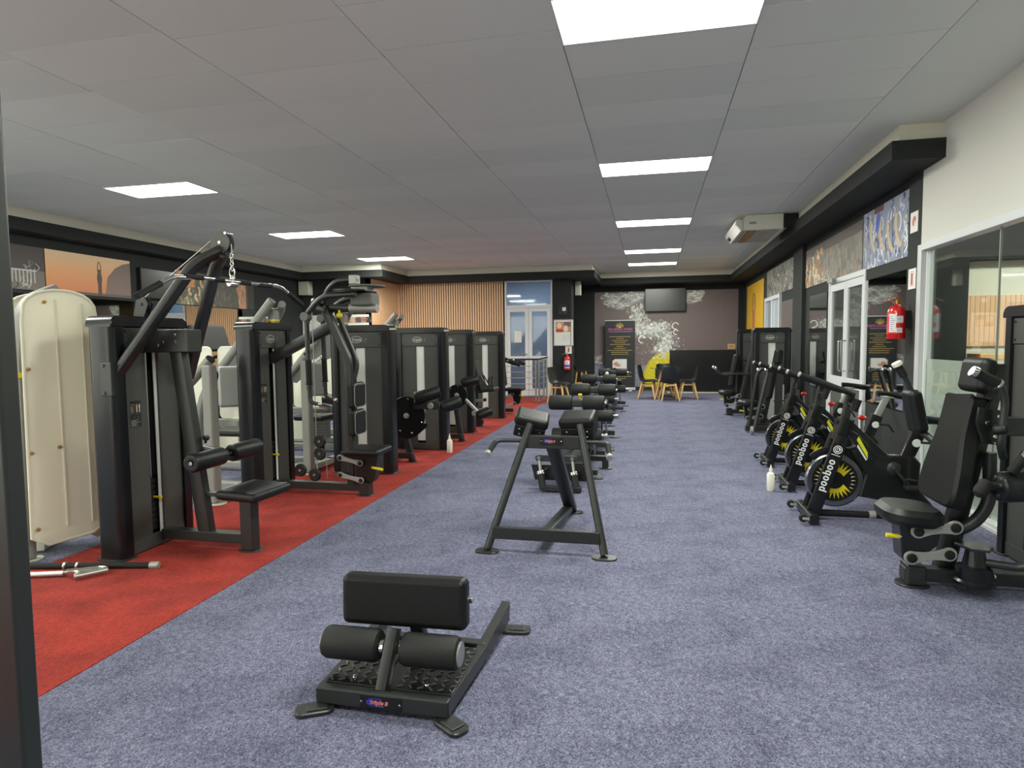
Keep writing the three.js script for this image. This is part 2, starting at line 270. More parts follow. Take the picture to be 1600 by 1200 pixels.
// side door with two narrow glass leaves, on the right
{
  const d = struct('door_2', [box(RX - .01, 0, -8.34, 2.6, 2.285, -8.4), box(RX - .01, 0, -9.86, 2.6, 2.285, -9.92), box(RX - .01, 2.215, -8.4, 2.6, 2.285, -9.86)], M.doorwhite);
  for (const [a, b] of [[-8.4, -9.125], [-9.135, -9.86]]) {
    const lf = struct('door_leaf', [box(RX, .02, a, 2.57, 2.21, a - .075), box(RX, .02, b + .075, 2.57, 2.21, b), box(RX, 2.11, a - .075, 2.57, 2.21, b + .075), box(RX, .8, a - .075, 2.57, .93, b + .075), box(RX, .02, a - .075, 2.57, .14, b + .075)], M.doorwhite, d);
    part(lf, 'pane', box(2.54, .93, a - .07, 2.548, 2.11, b + .07, 0), M.darkglass); part(lf, 'lower_panel', box(2.535, .14, a - .07, 2.555, .8, b + .07, 0), std(0x5c605c, .6));
    const hz = a > -9 ? b + .06 : a - .06;
    part(lf, 'handle', [tube([[2.52, 1.42, hz], [2.46, 1.42, hz], [2.46, 1.02, hz], [2.52, 1.02, hz]], .011, .02, 10)], M.chrome);
  }
  struct('door_closer', [box(2.46, 2.23, -9.55, 2.52, 2.29, -9.8), rtube([[2.48, 2.26, -9.6], [2.4, 2.26, -9.3]], .02, .02)], M.silver, d);
  struct('wall_mirror_2', [box(2.53, .7, -7.105, 2.545, 2.14, -8.335, 0)], M.mirror);  // wall mirror between the side door and the black column
  struct('wall_mirror_3', [box(2.535, .7, -10.1, 2.545, 2.14, -11.12, 0)], M.mirror);  // wall mirror beyond the side door
}
// bright double door further along the right wall
{
  const d = struct('door_3', [box(RX - .02, 0, -13.45, 2.56, 2.36, -13.53), box(RX - .02, 0, -15.07, 2.56, 2.36, -15.14), box(RX - .02, 2.28, -13.53, 2.56, 2.36, -15.07), box(RX - .015, 0, -14.24, 2.555, 2.3, -14.36)], M.doorwhite);
  struct('pane', box(2.535, .05, -13.53, 2.548, 2.28, -14.24, 0), phy(0xc9d2de, .12), d); struct('pane', box(2.535, .05, -14.36, 2.548, 2.28, -15.07, 0), phy(0x9aa3ae, .12), d);
}
// back double doors with transom
{
  const z = -16.1, a = -3.74, b = -2.475, m = (a + b) / 2;
  const d = struct('door_1', [box(a, 0, z - .09, a + .05, 3.05, z), box(b - .05, 0, z - .09, b, 3.05, z), box(a + .05, 2.32, z - .09, b - .05, 2.4, z), box(a + .05, 2.99, z - .09, b - .05, 3.05, z)], M.doorwhite);
  struct('transom_pane', box(a + .05, 2.4, z - .05, b - .05, 2.99, z - .042, 0), M.blueglass, d);
  for (const [p, q, s] of [[a + .055, m - .004, 1], [m + .004, b - .055, -1]]) {
    const w = .09, lf = struct('door_leaf', [box(p, .03, z - .06, p + w, 2.315, z + .005), box(q - w, .03, z - .06, q, 2.315, z + .005), box(p + w, 2.225, z - .06, q - w, 2.315, z + .005), box(p + w, .98, z - .06, q - w, 1.07, z + .005), box(p + w, .03, z - .06, q - w, .22, z + .005)], M.doorwhite, d);
    part(lf, 'pane', box(p + w, 1.07, z - .03, q - w, 2.225, z - .022, 0), M.blueglass); part(lf, 'pane', box(p + w, .22, z - .03, q - w, .98, z - .022, 0), M.blueglass);
    if (s > 0) part(lf, 'handle', [cyl([q - .045, 1.13, z], [q - .045, 1.13, z + .05], .012), rtube([[q - .045, 1.13, z + .05], [q - .17, 1.135, z + .05]], .02, .02)], M.chrome);
  }
  single('notice_sheet', box(a + .25, 1.43, z - .021, a + .44, 1.73, z - .018, 0), M.paper, 'plain white paper sheet taped inside the left glass door leaf', 'notice');
  single('step_platform', [box(-3.1, 0, z - .6, -2.55, .16, z - .2, .02), box(-3.05, .16, z - .58, -2.6, .19, z - .22, .01)], M.bluePlastic, 'blue plastic step seen low behind the glass back doors', 'step');
}
// ---------- prints ----------
const R0 = (a, b) => a + (b - a) * rnd();
function streaks(g, x0, y0, w, h, cols, n, lw0, lw1, slope = 1) { for (let i = 0; i < n; i++) { g.strokeStyle = cols[Math.floor(rnd() * cols.length)]; g.lineWidth = R0(lw0, lw1); g.beginPath(); const x = x0 + rnd() * w, y = y0 + rnd() * h, l = R0(.05, .3) * h; g.moveTo(x, y); g.quadraticCurveTo(x + R0(-.1, .1) * w, y + l * .5, x + l * .4 * slope * R0(-1, 1), y + l); g.stroke(); } }
const muralTex = canvasTex(1400, 960, (g, w, h) => {
  g.fillStyle = '#776a6a'; g.fillRect(0, 0, w, h);
  const px = x => (x - 60) / 1460 * w, py = y => (y - 80) / 960 * h;   // scale of the zoomed photograph
  g.fillStyle = '#858d9d'; g.fillRect(0, py(822), px(640), h); for (let i = 0; i < 500; i++) { g.fillStyle = ['#8e96a6', '#555d6e', '#a4adb8'][i % 3]; g.fillRect(rnd() * px(600), py(822) + rnd() * (h - py(822)), R0(6, 40), R0(1, 4)); }
  // lemon
  g.save(); g.translate(px(870), py(1010)); g.fillStyle = '#d9c81d'; g.beginPath(); g.ellipse(0, 0, px(360), py(420), -.2, 0, 7); g.fill();
  g.strokeStyle = '#efe46a'; for (let i = 0; i < 60; i++) { const a = -Math.PI * R0(.35, 1.2); g.lineWidth = R0(1, 4); g.beginPath(); g.moveTo(Math.cos(a) * 40, Math.sin(a) * 50); g.lineTo(Math.cos(a) * px(320), Math.sin(a) * py(380)); g.stroke(); }
  g.strokeStyle = '#b9a60c'; g.lineWidth = 8; g.beginPath(); g.ellipse(0, 0, px(350), py(410), -.2, 0, 7); g.stroke(); g.restore();
  // water surface at the top
  const cols = ['#e9ece6', '#cfd3cf', '#f6f7f2', '#a9aca8', '#8b8a88', '#d9ddd8'];
  for (const [x0, x1, y0, y1, n] of [[135, 565, 92, 240, 520], [960, 1160, 84, 218, 260]]) for (let i = 0; i < n; i++) { const t = rnd(), f = Math.sin(Math.PI * Math.min(.97, t * .7 + .22)), x = x0 + t * (x1 - x0), y = y0 + Math.pow(rnd(), .8) * (y1 - y0) * f; g.globalAlpha = R0(.35, 1); g.strokeStyle = cols[Math.floor(rnd() * 6)]; g.lineWidth = Math.pow(rnd(), 2) * 9 + 1; g.beginPath(); if (rnd() < .3) g.ellipse(px(x), py(y), R0(4, 22), R0(3, 12), R0(-.6, .6), 0, R0(2, 6)); else { g.moveTo(px(x), py(y)); g.bezierCurveTo(px(x + R0(5, 40)), py(y + R0(-24, 30)), px(x + R0(20, 70)), py(y + R0(-22, 34)), px(Math.min(x1 + 8, x + R0(20, 90))), py(Math.max(y0, y + R0(-34, 10)))); } g.stroke(); }
  g.globalAlpha = 1;
  // bubbles column
  const path = [[490, 235], [530, 330], [520, 410], [560, 500], [640, 430], [700, 500], [760, 420], [820, 560], [800, 640], [760, 700]];
  for (let i = 0; i < 3400; i++) { const k = rnd() * (path.length - 1), j = Math.floor(k), f = k - j, sp = (rnd() + rnd() + rnd() - 1.5) * 95; const x = path[j][0] + (path[j + 1][0] - path[j][0]) * f + sp, y = path[j][1] + (path[j + 1][1] - path[j][1]) * f + (rnd() + rnd() - 1) * 75; const r = Math.pow(rnd(), 3.5) * 15 + 1.2; g.fillStyle = cols[Math.floor(rnd() * 6)]; g.globalAlpha = R0(.45, 1); g.beginPath(); g.ellipse(px(x), py(y), r, r * R0(.5, 1.1), rnd() * 3, 0, 7); if (rnd() < .6) g.fill(); else { g.strokeStyle = cols[Math.floor(rnd() * 3)]; g.lineWidth = R0(1, 3); g.stroke(); } }
  g.globalAlpha = 1; for (const [x, y, r] of [[900, 430, 30], [905, 492, 22], [560, 560, 34]]) { g.strokeStyle = '#eef0ea'; g.lineWidth = 9; g.beginPath(); g.ellipse(px(x), py(y), r, r * 1.05, 0, 1.2, 6); g.stroke(); }
  for (let i = 0; i < 150; i++) { g.fillStyle = '#dfe2dc'; const x = R0(470, 1000), y = R0(560, 820); g.beginPath(); g.arc(px(x), py(y), R0(1, 4), 0, 7); g.fill(); }
  for (let i = 0; i < 90; i++) { g.fillStyle = '#dfe2dc'; g.beginPath(); g.arc(px(R0(60, 140)), py(R0(720, 815)), R0(1, 5), 0, 7); g.fill(); }
  g.fillStyle = '#7f7472'; g.fillRect(px(1350), py(95), 3, py(600)); g.fillStyle = '#6a5e5d'; g.fillRect(px(430), py(95), 2, h);
});
single('wall_mural', box(-1.62, .1, -18.69, 2.4, 2.87, -18.7, 0), M.blackwall, 'large wall mural of white water splash, bubbles and a lemon slice', 'mural');
{ const m = scene.children[scene.children.length - 1]; part(m, 'print', quad(4.02, 2.77, mat4(.39, 1.485, -18.687)), prt(muralTex, .5)); }
function picture(name, tex, label, cat, cx, cy, cz, w, h, ry, frame = M.blackwall, th = .012) {
  const t = thing(name, label, cat, [cx, cy, cz]); const m = mat4(cx, cy, cz, ry);
  part(t, 'panel', xf(new THREE.BoxGeometry(w, h, th).translate(0, 0, th / 2), m), frame);
  part(t, 'print', quad(w - .004, h - .004, m.clone().multiply(mat4(0, 0, th + .0012))), prt(tex)); return t;
}
const L90 = Math.PI / 2, R90 = -Math.PI / 2;
picture('wall_picture', canvasTex(480, 260, (g, w, h) => { g.fillStyle = '#4c4342'; g.fillRect(0, 0, w, h); g.fillStyle = '#6e6862'; g.fillRect(0, h * .55, w, h); streaks(g, 0, 60, w, 180, ['#8d8a84', '#a9a7a0', '#35302f', '#75706b'], 60, 2, 9); g.fillStyle = '#e9edf0'; g.fillRect(170, 30, 44, 22); g.beginPath(); g.ellipse(220, 80, 46, 12, 0, 0, 7); g.fill(); g.fillStyle = '#b8bab5'; g.fillRect(300, 140, 140, 8); for (let i = 0; i < 8; i++) g.fillRect(310 + i * 17, 148, 5, 70); }), 'grey print of gym equipment high on left wall, left of the sunset picture', 'picture', LX + .002, 2.56, -6.74, 1.54, .62, L90);
picture('wall_picture', canvasTex(640, 260, (g, w, h) => {
  const gr = g.createLinearGradient(0, 0, 0, h); gr.addColorStop(0, '#e8c9a2'); gr.addColorStop(.5, '#dd9c6c'); gr.addColorStop(1, '#c9794f'); g.fillStyle = gr; g.fillRect(0, 0, w, h);
  g.fillStyle = '#7d6a62'; g.beginPath(); g.moveTo(w * .66, h); g.lineTo(w * .7, h * .5); g.lineTo(w * .8, h * .25); g.lineTo(w * .9, h * .12); g.lineTo(w, h * .06); g.lineTo(w, h); g.fill(); g.fillStyle = '#5f5450'; g.fillRect(0, h * .93, w, h * .07);
  g.strokeStyle = '#5a4844'; g.lineWidth = 6; g.beginPath(); g.ellipse(w * .6, h * .34, 13, 52, 0, 0, 7); g.stroke(); g.fillStyle = '#54433f'; g.beginPath(); g.arc(w * .6, h * .36, 10, 0, 7); g.fill(); g.beginPath(); g.ellipse(w * .6, h * .56, 20, 44, 0, 0, 7); g.fill(); g.fillRect(w * .6 - 15, h * .6, 30, h * .4);
}), 'orange sunset print with a figure raising both arms, high on left wall', 'picture', LX + .002, 2.555, -8.285, 1.53, .63, L90);
{ // left television
  const t = thing('television', 'flat black television high on left wall beside the sunset picture', 'television', [LX, 2.53, -9.63]);
  part(t, 'case', box(LX + .02, 2.27, -9.21, LX + .07, 2.79, -10.04, .006), M.dark); part(t, 'screen', box(LX + .068, 2.285, -9.225, LX + .073, 2.775, -10.025, .001), M.screen); part(t, 'bracket', box(LX, 2.43, -9.5, LX + .03, 2.63, -9.75), M.dark);
}
picture('wall_picture', canvasTex(900, 260, (g, w, h) => { g.fillStyle = '#5b5850'; g.fillRect(0, 0, w, h); g.fillStyle = '#c98a55'; g.fillRect(0, 0, 200, 120); streaks(g, 0, 0, 420, h, ['#8c8a78', '#77775f', '#a89f80', '#57584a', '#d4b184'], 90, 6, 22); streaks(g, 420, 0, 250, h, ['#6b6a66', '#9a9a96', '#4a4946'], 50, 1, 5); g.fillStyle = '#b98a70'; g.beginPath(); g.moveTo(690, 30); g.quadraticCurveTo(650, 60, 690, 140); g.lineTo(700, h); g.lineTo(790, h); g.lineTo(790, 120); g.quadraticCurveTo(800, 50, 760, 20); g.fill(); streaks(g, 690, 40, 90, 160, ['#8f5f49', '#d9b196', '#7a4e3b'], 26, 3, 8); g.fillStyle = '#3c3a38'; g.fillRect(810, 0, 90, h); }), 'long brown and grey print of athletes high on left wall, right of television', 'picture', LX + .002, 2.53, -11.25, 2.36, .63, L90);
struct('wall_mirror_4', [box(LX, .95, -6.3, LX + .012, 2.2, -13.3, 0)], M.mirror);  // wall mirror below the pictures on the left wall
struct('mirror_rail', [box(LX, .93, -6.3, LX + .02, .95, -13.3, .002)], M.silver);
// right wall pictures
picture('wall_picture', canvasTex(640, 420, (g, w, h) => { g.fillStyle = '#7c7a74'; g.fillRect(0, 0, w, h); streaks(g, 0, 0, w, h, ['#9a9a90', '#6a665e', '#b7b3a4', '#4e4a44', '#8f8f86'], 140, 6, 26); g.fillStyle = '#d59b7c'; g.beginPath(); g.ellipse(290, 140, 30, 20, .3, 0, 7); g.fill(); }), 'pale grey green print over the far white door on right wall', 'picture', RX + .03, 2.66, -13.66, 2.8, .58, R90);
picture('wall_picture', canvasTex(900, 300, (g, w, h) => { g.fillStyle = '#7d7568'; g.fillRect(0, 0, w, h); g.fillStyle = '#5b4b46'; g.fillRect(0, 0, w, h * .22); streaks(g, 0, 30, 330, h, ['#c88f58', '#a87a4d', '#e2cda3', '#d9c7a6', '#5f564c'], 100, 8, 26); streaks(g, 330, 60, 560, h, ['#86837a', '#6f6a5e', '#a08672', '#8a8878'], 110, 10, 34); g.fillStyle = '#e8e6da'; g.beginPath(); g.arc(250, 95, 16, 0, 7); g.fill(); for (let i = 0; i < 60; i++) { g.fillStyle = '#cfcfc4'; g.fillRect(R0(200, 430), R0(220, 290), R0(6, 22), R0(3, 9)); } }), 'brown print of athletes over the side door on right wall', 'picture', RX + .03, 2.6, -10.0, 2.9, .62, R90);
picture('wall_picture', canvasTex(560, 300, (g, w, h) => { g.fillStyle = '#8690a8'; g.fillRect(0, 0, w, h); streaks(g, 0, 0, w, h, ['#e8e8ee', '#5a6390', '#b9bccb', '#3b4062', '#cdd3e4', '#9a9080'], 170, 4, 16); for (const [x, y, a] of [[110, 60, .5], [230, 70, .6], [330, 90, .4], [420, 80, .5]]) { g.strokeStyle = '#cdb490'; g.lineWidth = 26; g.beginPath(); g.moveTo(x, y); g.quadraticCurveTo(x - 20, y + 90, x + 60, y + 160); g.stroke(); } g.fillStyle = '#4058c0'; g.beginPath(); g.ellipse(200, 80, 26, 50, .2, 0, 7); g.fill(); g.fillStyle = '#5c2c33'; g.fillRect(150, 0, 120, 30); }), 'blue and white crowd print on right wall above the extinguisher', 'picture', RX + .03, 2.61, -7.83, 1.4, .68, R90);
picture('wall_picture', canvasTex(420, 520, (g, w, h) => { g.fillStyle = '#dba92a'; g.fillRect(0, 0, w, h); g.strokeStyle = '#7a4c2c'; g.lineWidth = 16; g.beginPath(); g.ellipse(190, 160, 34, 80, 0, 0, 7); g.stroke(); g.fillStyle = '#c48a5a'; g.beginPath(); g.ellipse(190, 150, 20, 40, 0, 0, 7); g.fill(); g.fillStyle = '#b86f4a'; g.fillRect(160, 200, 60, 170); g.fillStyle = '#7a2c4a'; g.fillRect(150, 360, 80, 160); }), 'yellow print with a standing figure in far right corner', 'picture', RX + .03, 2.0, -16.75, 2.6, 1.72, R90);
picture('wall_picture', canvasTex(64, 64, (g, w, h) => { g.fillStyle = '#6b605f'; g.fillRect(0, 0, w, h); }), 'plain mauve grey wall panel beside the far white door', 'wall panel', RX + .03, 1.22, -12.8, 1.18, 1.94, R90);
// signs
const signTex = k => canvasTex(128, 180, (g, w, h) => { g.fillStyle = '#ece8e4'; g.fillRect(0, 0, w, h); g.fillStyle = '#b3332c'; if (k) { g.fillRect(44, 40, 40, 6); g.fillRect(50, 44, 28, 100); g.strokeStyle = '#b3332c'; g.lineWidth = 4; g.strokeRect(34, 26, 60, 128); g.fillStyle = '#8f1f22'; g.fillRect(57, 60, 14, 80); } else { g.fillStyle = '#c9634e'; g.beginPath(); g.ellipse(64, 80, 30, 44, .3, 0, 7); g.fill(); g.fillStyle = '#e2b3a4'; g.beginPath(); g.ellipse(72, 96, 16, 24, .3, 0, 7); g.fill(); } });
picture('wall_sign', signTex(0), 'small white sign with red symbol, upper of two on black column', 'sign', RX - .001, 2.58, -6.94, .18, .2, R90, M.paper, .004);
picture('wall_sign', signTex(1), 'small white fire extinguisher sign, lower of two on black column', 'sign', RX - .001, 2.03, -6.95, .18, .2, R90, M.paper, .004);
picture('wall_sign', signTex(1), 'white fire extinguisher sign on the back pillar under the framed notice', 'sign', -2.06, 1.23, -16.078, .16, .2, 0, M.paper, .004);
picture('wall_picture', canvasTex(160, 160, (g, w, h) => { g.fillStyle = '#17181a'; g.fillRect(0, 0, w, h); g.fillStyle = '#e8ecec'; g.fillRect(70, 40, 58, 52); for (let i = 0; i < 40; i++) { g.fillStyle = '#6f7577'; g.fillRect(R0(16, 140), R0(36, 130), R0(3, 14), 4); } }), 'small dark square picture high on the back pillar', 'picture', -2.2, 2.25, -16.078, .26, .28, 0, M.dark, .02);
{
  const t = picture('framed_notice', canvasTex(240, 320, (g, w, h) => { g.fillStyle = '#dfe1da'; g.fillRect(0, 0, w, h); g.fillStyle = '#c58f67'; g.fillRect(24, 24, 192, 130); g.fillStyle = '#e6cfb8'; g.beginPath(); g.ellipse(70, 70, 30, 36, 0, 0, 7); g.fill(); g.fillStyle = '#7d5b62'; g.fillRect(128, 24, 88, 60); g.fillStyle = '#e8d6cb'; g.beginPath(); g.ellipse(150, 110, 28, 40, 0, 0, 7); g.fill(); g.fillStyle = '#c8322e'; g.fillRect(26, 118, 90, 34); g.fillStyle = '#b9bbb6'; for (let i = 0; i < 5; i++) g.fillRect(100, 184 + i * 18, 110, 4); }), 'white framed notice with a red banded photo on the back pillar', 'notice', -2.19, 1.67, -16.078, .5, .66, 0, M.paper, .015);
  part(t, 'frame', [box(-2.445, 1.99, -16.075, -1.985, 2.01, -16.05), box(-2.445, 1.33, -16.075, -1.985, 1.35, -16.05), box(-2.445, 1.35, -16.075, -2.425, 1.99, -16.05), box(-2.005, 1.35, -16.075, -1.985, 1.99, -16.05)], M.silver);
}
picture('wall_sign', canvasTex(64, 64, (g, w, h) => { g.fillStyle = '#d9b184'; g.fillRect(0, 0, w, h); g.fillStyle = '#b98c5c'; g.fillRect(10, 20, 44, 24); }), 'small tan square sign on the mural above the black board', 'sign', 2.23, 1.26, -18.688, .2, .14, 0, M.wood, .008);
{ const a = single('wall_speaker', [box(-1.95, 2.65, -16.56, -1.8, 3.02, -16.75, .015)], M.creamMetal, 'cream loudspeaker under the bulkhead beside the back pillar', 'loudspeaker'); const b = single('wall_speaker', [box(-8.56, 2.66, -14.2, -8.28, 3.0, -14.41, .015)], M.creamMetal, 'cream box loudspeaker high in the back left corner', 'loudspeaker'); }
{ // notice board with sheets in the back left corner
  const t = thing('notice_board', 'white notice board covered with printed sheets in back left corner', 'notice board', [-7.7, 1.6, -14.4]);
  part(t, 'board', box(-8.58, .5, -14.415, -6.78, 2.16, -14.38, .005), M.white);
  const tx = canvasTex(128, 180, (g, w, h) => { g.fillStyle = '#eceee6'; g.fillRect(0, 0, w, h); g.fillStyle = '#8f938c'; for (let i = 0; i < 12; i++) g.fillRect(14, 20 + i * 12, R0(50, 100), 3); }); const pm = prt(tx, .8);
  for (const [x, y] of [[-8.4, 1.85], [-8.1, 1.82], [-8.15, 1.45], [-7.75, 1.8], [-7.7, 1.4], [-8.42, 1.42]]) part(t, 'sheet', quad(.24, .34, mat4(x, y, -14.377)), pm);
  const cx = canvasTex(512, 64, (g, w, h) => { for (let i = 0; i < 7; i++) { g.fillStyle = ['#a0654a', '#53606e', '#7c4b3c', '#c9a88e', '#4a4f58', '#a86a52', '#2f3438'][i]; g.fillRect(i * 73, 0, 73, h); streaks(g, i * 73, 0, 70, h, ['#d9c4b2', '#40464c', '#8c5a48'], 9, 3, 9); } });
  part(t, 'photo_strip', quad(1.0, .14, mat4(-7.2, 2.03, -14.377)), prt(cx));
}
// ---------- lettering ----------
const tripleTex = canvasTex(512, 150, (g, w, h) => {
  g.fillStyle = '#0e1012'; g.fillRect(0, 0, w, h);
  g.strokeStyle = '#2b3bb0'; g.lineWidth = 12; g.beginPath(); g.ellipse(190, 72, 108, 46, -.05, 1.2, 5.6); g.stroke(); g.fillStyle = '#2733a8'; g.beginPath(); g.ellipse(118, 72, 34, 34, 0, 0, 7); g.fill();
  g.font = 'italic bold 62px sans-serif'; g.fillStyle = '#f4c9d2'; g.textBaseline = 'middle'; g.lineWidth = 5; g.strokeStyle = '#e9b6c0'; g.strokeText('Triple B', 118, 74); g.fillStyle = '#d42a48'; g.fillText('Triple B', 118, 74);
  g.fillStyle = '#6f7fae'; g.fillRect(210, 112, 90, 8);
});
const headTex = canvasTex(512, 150, (g, w, h) => {
  g.fillStyle = '#434642'; g.fillRect(0, 0, w, h);
  g.strokeStyle = '#b9bbb4'; g.lineWidth = 9; g.beginPath(); g.ellipse(220, 76, 96, 50, 0, 0, 7); g.stroke(); g.strokeStyle = '#6f726c'; g.lineWidth = 5; g.beginPath(); g.ellipse(216, 70, 84, 40, .1, .6, 3.8); g.stroke();
  g.font = 'italic bold 56px sans-serif'; g.fillStyle = '#d7d8d0'; g.textBaseline = 'middle'; g.fillText('Triple', 142, 78); g.fillStyle = '#777a75'; g.fillText('B', 352, 72); g.fillRect(330, 112, 60, 5);
});
const instrTex = canvasTex(160, 300, (g, w, h) => {
  g.fillStyle = '#1b1c1c'; g.fillRect(0, 0, w, h); g.strokeStyle = '#77776f'; g.lineWidth = 2; g.strokeRect(3, 3, w - 6, h - 6); g.beginPath(); g.moveTo(4, 150); g.lineTo(w - 4, 150); g.stroke();
  g.fillStyle = '#9a9a92'; g.fillRect(12, 44, 60, 4); for (let i = 0; i < 9; i++) g.fillRect(12, 66 + i * 8, R0(30, 56), 3); for (let i = 0; i < 9; i++) g.fillRect(14, 215 + i * 8, R0(60, 130), 3);
  for (const [x, c] of [[95, '#c9923a'], [132, '#b9b9b0']]) { g.fillStyle = c; g.beginPath(); g.arc(x, 50, 7, 0, 7); g.fill(); g.fillRect(x - 11, 58, 22, 26); g.fillStyle = x < 100 ? '#b54a3a' : c; g.fillRect(x - 9, 78, 8, 20); g.fillStyle = '#b9b9b0'; g.fillRect(x - 9, 84, 7, 50); g.fillRect(x + 2, 84, 7, 50); }
  for (const x of [40, 95]) { g.strokeStyle = '#7d7d76'; g.beginPath(); g.moveTo(x, 200); g.lineTo(x + 18, 175); g.lineTo(x + 30, 196); g.stroke(); }
});
const tripleM = prt(tripleTex, .4), headM = prt(headTex, .45), instrM = prt(instrTex, .5);
// ---------- weight stack tower of the black machines ----------
function tower(t, m, { open = false, L = .72, H = 1.65, D = .2, sign = 0 } = {}) {
  const P = (name, gs, mat, par = t) => part(par, name, xf(gs, m), mat);
  for (const s of [-1, 1]) {
    const o = [], a = s * (L / 2 - .1), b = s * L / 2, r = .045; o.push([a, -D / 2], [b - s * r, -D / 2]);
    for (let i = 1; i < 6; i++) { const q = i / 6 * Math.PI / 2; o.push([b - s * r + s * r * Math.sin(q), -D / 2 + r - r * Math.cos(q)]); }
    o.push([b, -D / 2 + r], [b, D / 2 - r]);
    for (let i = 1; i < 6; i++) { const q = i / 6 * Math.PI / 2; o.push([b - s * r + s * r * Math.cos(q), D / 2 - r + r * Math.sin(q)]); }
    o.push([b - s * r, D / 2], [a, D / 2]);
    const g = ext(s > 0 ? o : o.reverse(), 0.012, H - .062, .002); g.rotateX(-Math.PI / 2);
    const c = P('column', g, M.gloss);
    P('foot', xf(ext(rpts(-.075, -.12, .075, .12, .05), 0, .014, .003).rotateX(-Math.PI / 2), mat4(s * (L / 2 - .055), 0, 0)), M.powder, c);
  }
  const cap = []; cap.push([-L / 2 - .002, H - .075], [L / 2 + .002, H - .075]);
  for (const s of [1, -1]) for (let i = 0; i <= 6; i++) { const q = (s > 0 ? i : 6 - i) / 6 * Math.PI / 2; cap.push([s * (L / 2 - .055 + .057 * Math.cos(q)), H - .062 + .062 * Math.sin(q)]); }
  P('top_cap', ext(cap, -D / 2 - .003, D / 2 + .003, .006), M.gloss);
  const hd = P('header_plate', box(-L / 2 + .102, H - .245, .05, L / 2 - .102, H - .078, .088, .003), M.header);
  P('logo', quad(.36, .105, mat4(-.01, H - .158, .0895)), headM, hd);
  P('bolt', [-1, 1].flatMap(a => [-1, 1].map(b => bolt(a * (L / 2 - .125), H - .16 + b * .058, .087, .009))), M.dark, hd);
  P('front_panel', [box(-L / 2 + .102, .1, .05, -.058, H - .248, .08, .003), box(-L / 2 + .102, .012, .045, L / 2 - .102, .1, .083, .003)], M.panel);
  P('front_panel', box(.058, .1, .05, L / 2 - .102, H - .248, .08, .003), M.panel);
  P('back_panel', box(-L / 2 + .102, .012, -.088, L / 2 - .102, H - .078, -.07, .003), M.panel);
  if (!open) P('window_strip', box(-.056, .13, .056, .056, H - .25, .068, .002), M.strip);
  else {
    P('guide_rod', [cyl([.035, .1, .0], [.035, H - .1, .0], .012)], M.chrome); P('guide_rod', [cyl([-.12, .1, 0], [-.12, H - .1, 0], .012)], M.chrome);
    P('cable', tube([[-.022, H - .25, .045], [-.0, .52, .03]], .0035), M.steel);
    for (let i = 0; i < 9; i++) P('weight_plate', box(-.2, .12 + i * .042, -.06, .2, .158 + i * .042, .045, .004), M.dark);
    P('selector_pin', [cyl([0, .36, .044], [0, .36, .105], .008), cyl([0, .36, .1], [0, .36, .112], .013)], M.yellow);
    P('edge_strip', box(.03, .1, .058, .056, H - .25, .066, .002), M.strip);
  }
  if (sign) P('instruction_sign', quad(.1, .19, mat4(-.16, .98, .0815)), instrM);
}
const footPlate = (x, z, ry = 0, w = .15, d = .1) => xf(ext(rpts(-w / 2, -d / 2, w / 2, d / 2, d * .46), 0, .012, .003).rotateX(-Math.PI / 2), mat4(x, 0, z, ry));
function knob(t, p, dir, mat = M.yellow, s = 1) { const a = V(...p), d = V(...dir).normalize(), e = k => a.clone().addScaledVector(d, k * s).toArray(); return part(t, 'adjuster_knob', [lathe([[0, 0], [.009 * s, 0], [.009 * s, .02 * s], [.02 * s, .026 * s], [.026 * s, .045 * s], [.018 * s, .056 * s], [0, .058 * s]], e(0), e(1), 14)], mat); }
function links(t, list, z, w = .018) { for (const [a, b, r] of list) { const l = part(t, 'link_arm', bone(a, b, r, r * .62, z, z + w), M.silver); for (const p of [a, b]) part(l, 'pivot_cap', [lathe([[0, 0], [r * .68, 0], [r * .68, .008], [r * .3, .012], [r * .3, .018], [0, .018]], [p[0], p[1], z + w - .004], [p[0], p[1], z + w + 1], 18)], M.dark); } }
// upholstered pad: box shape rounded, in a local frame given by m
function padG(w, h, d, m, r = .03) { return xf(new RoundedBoxGeometry(w, h, d, 4, Math.min(r, w / 2.05, h / 2.05, d / 2.05)), m); }

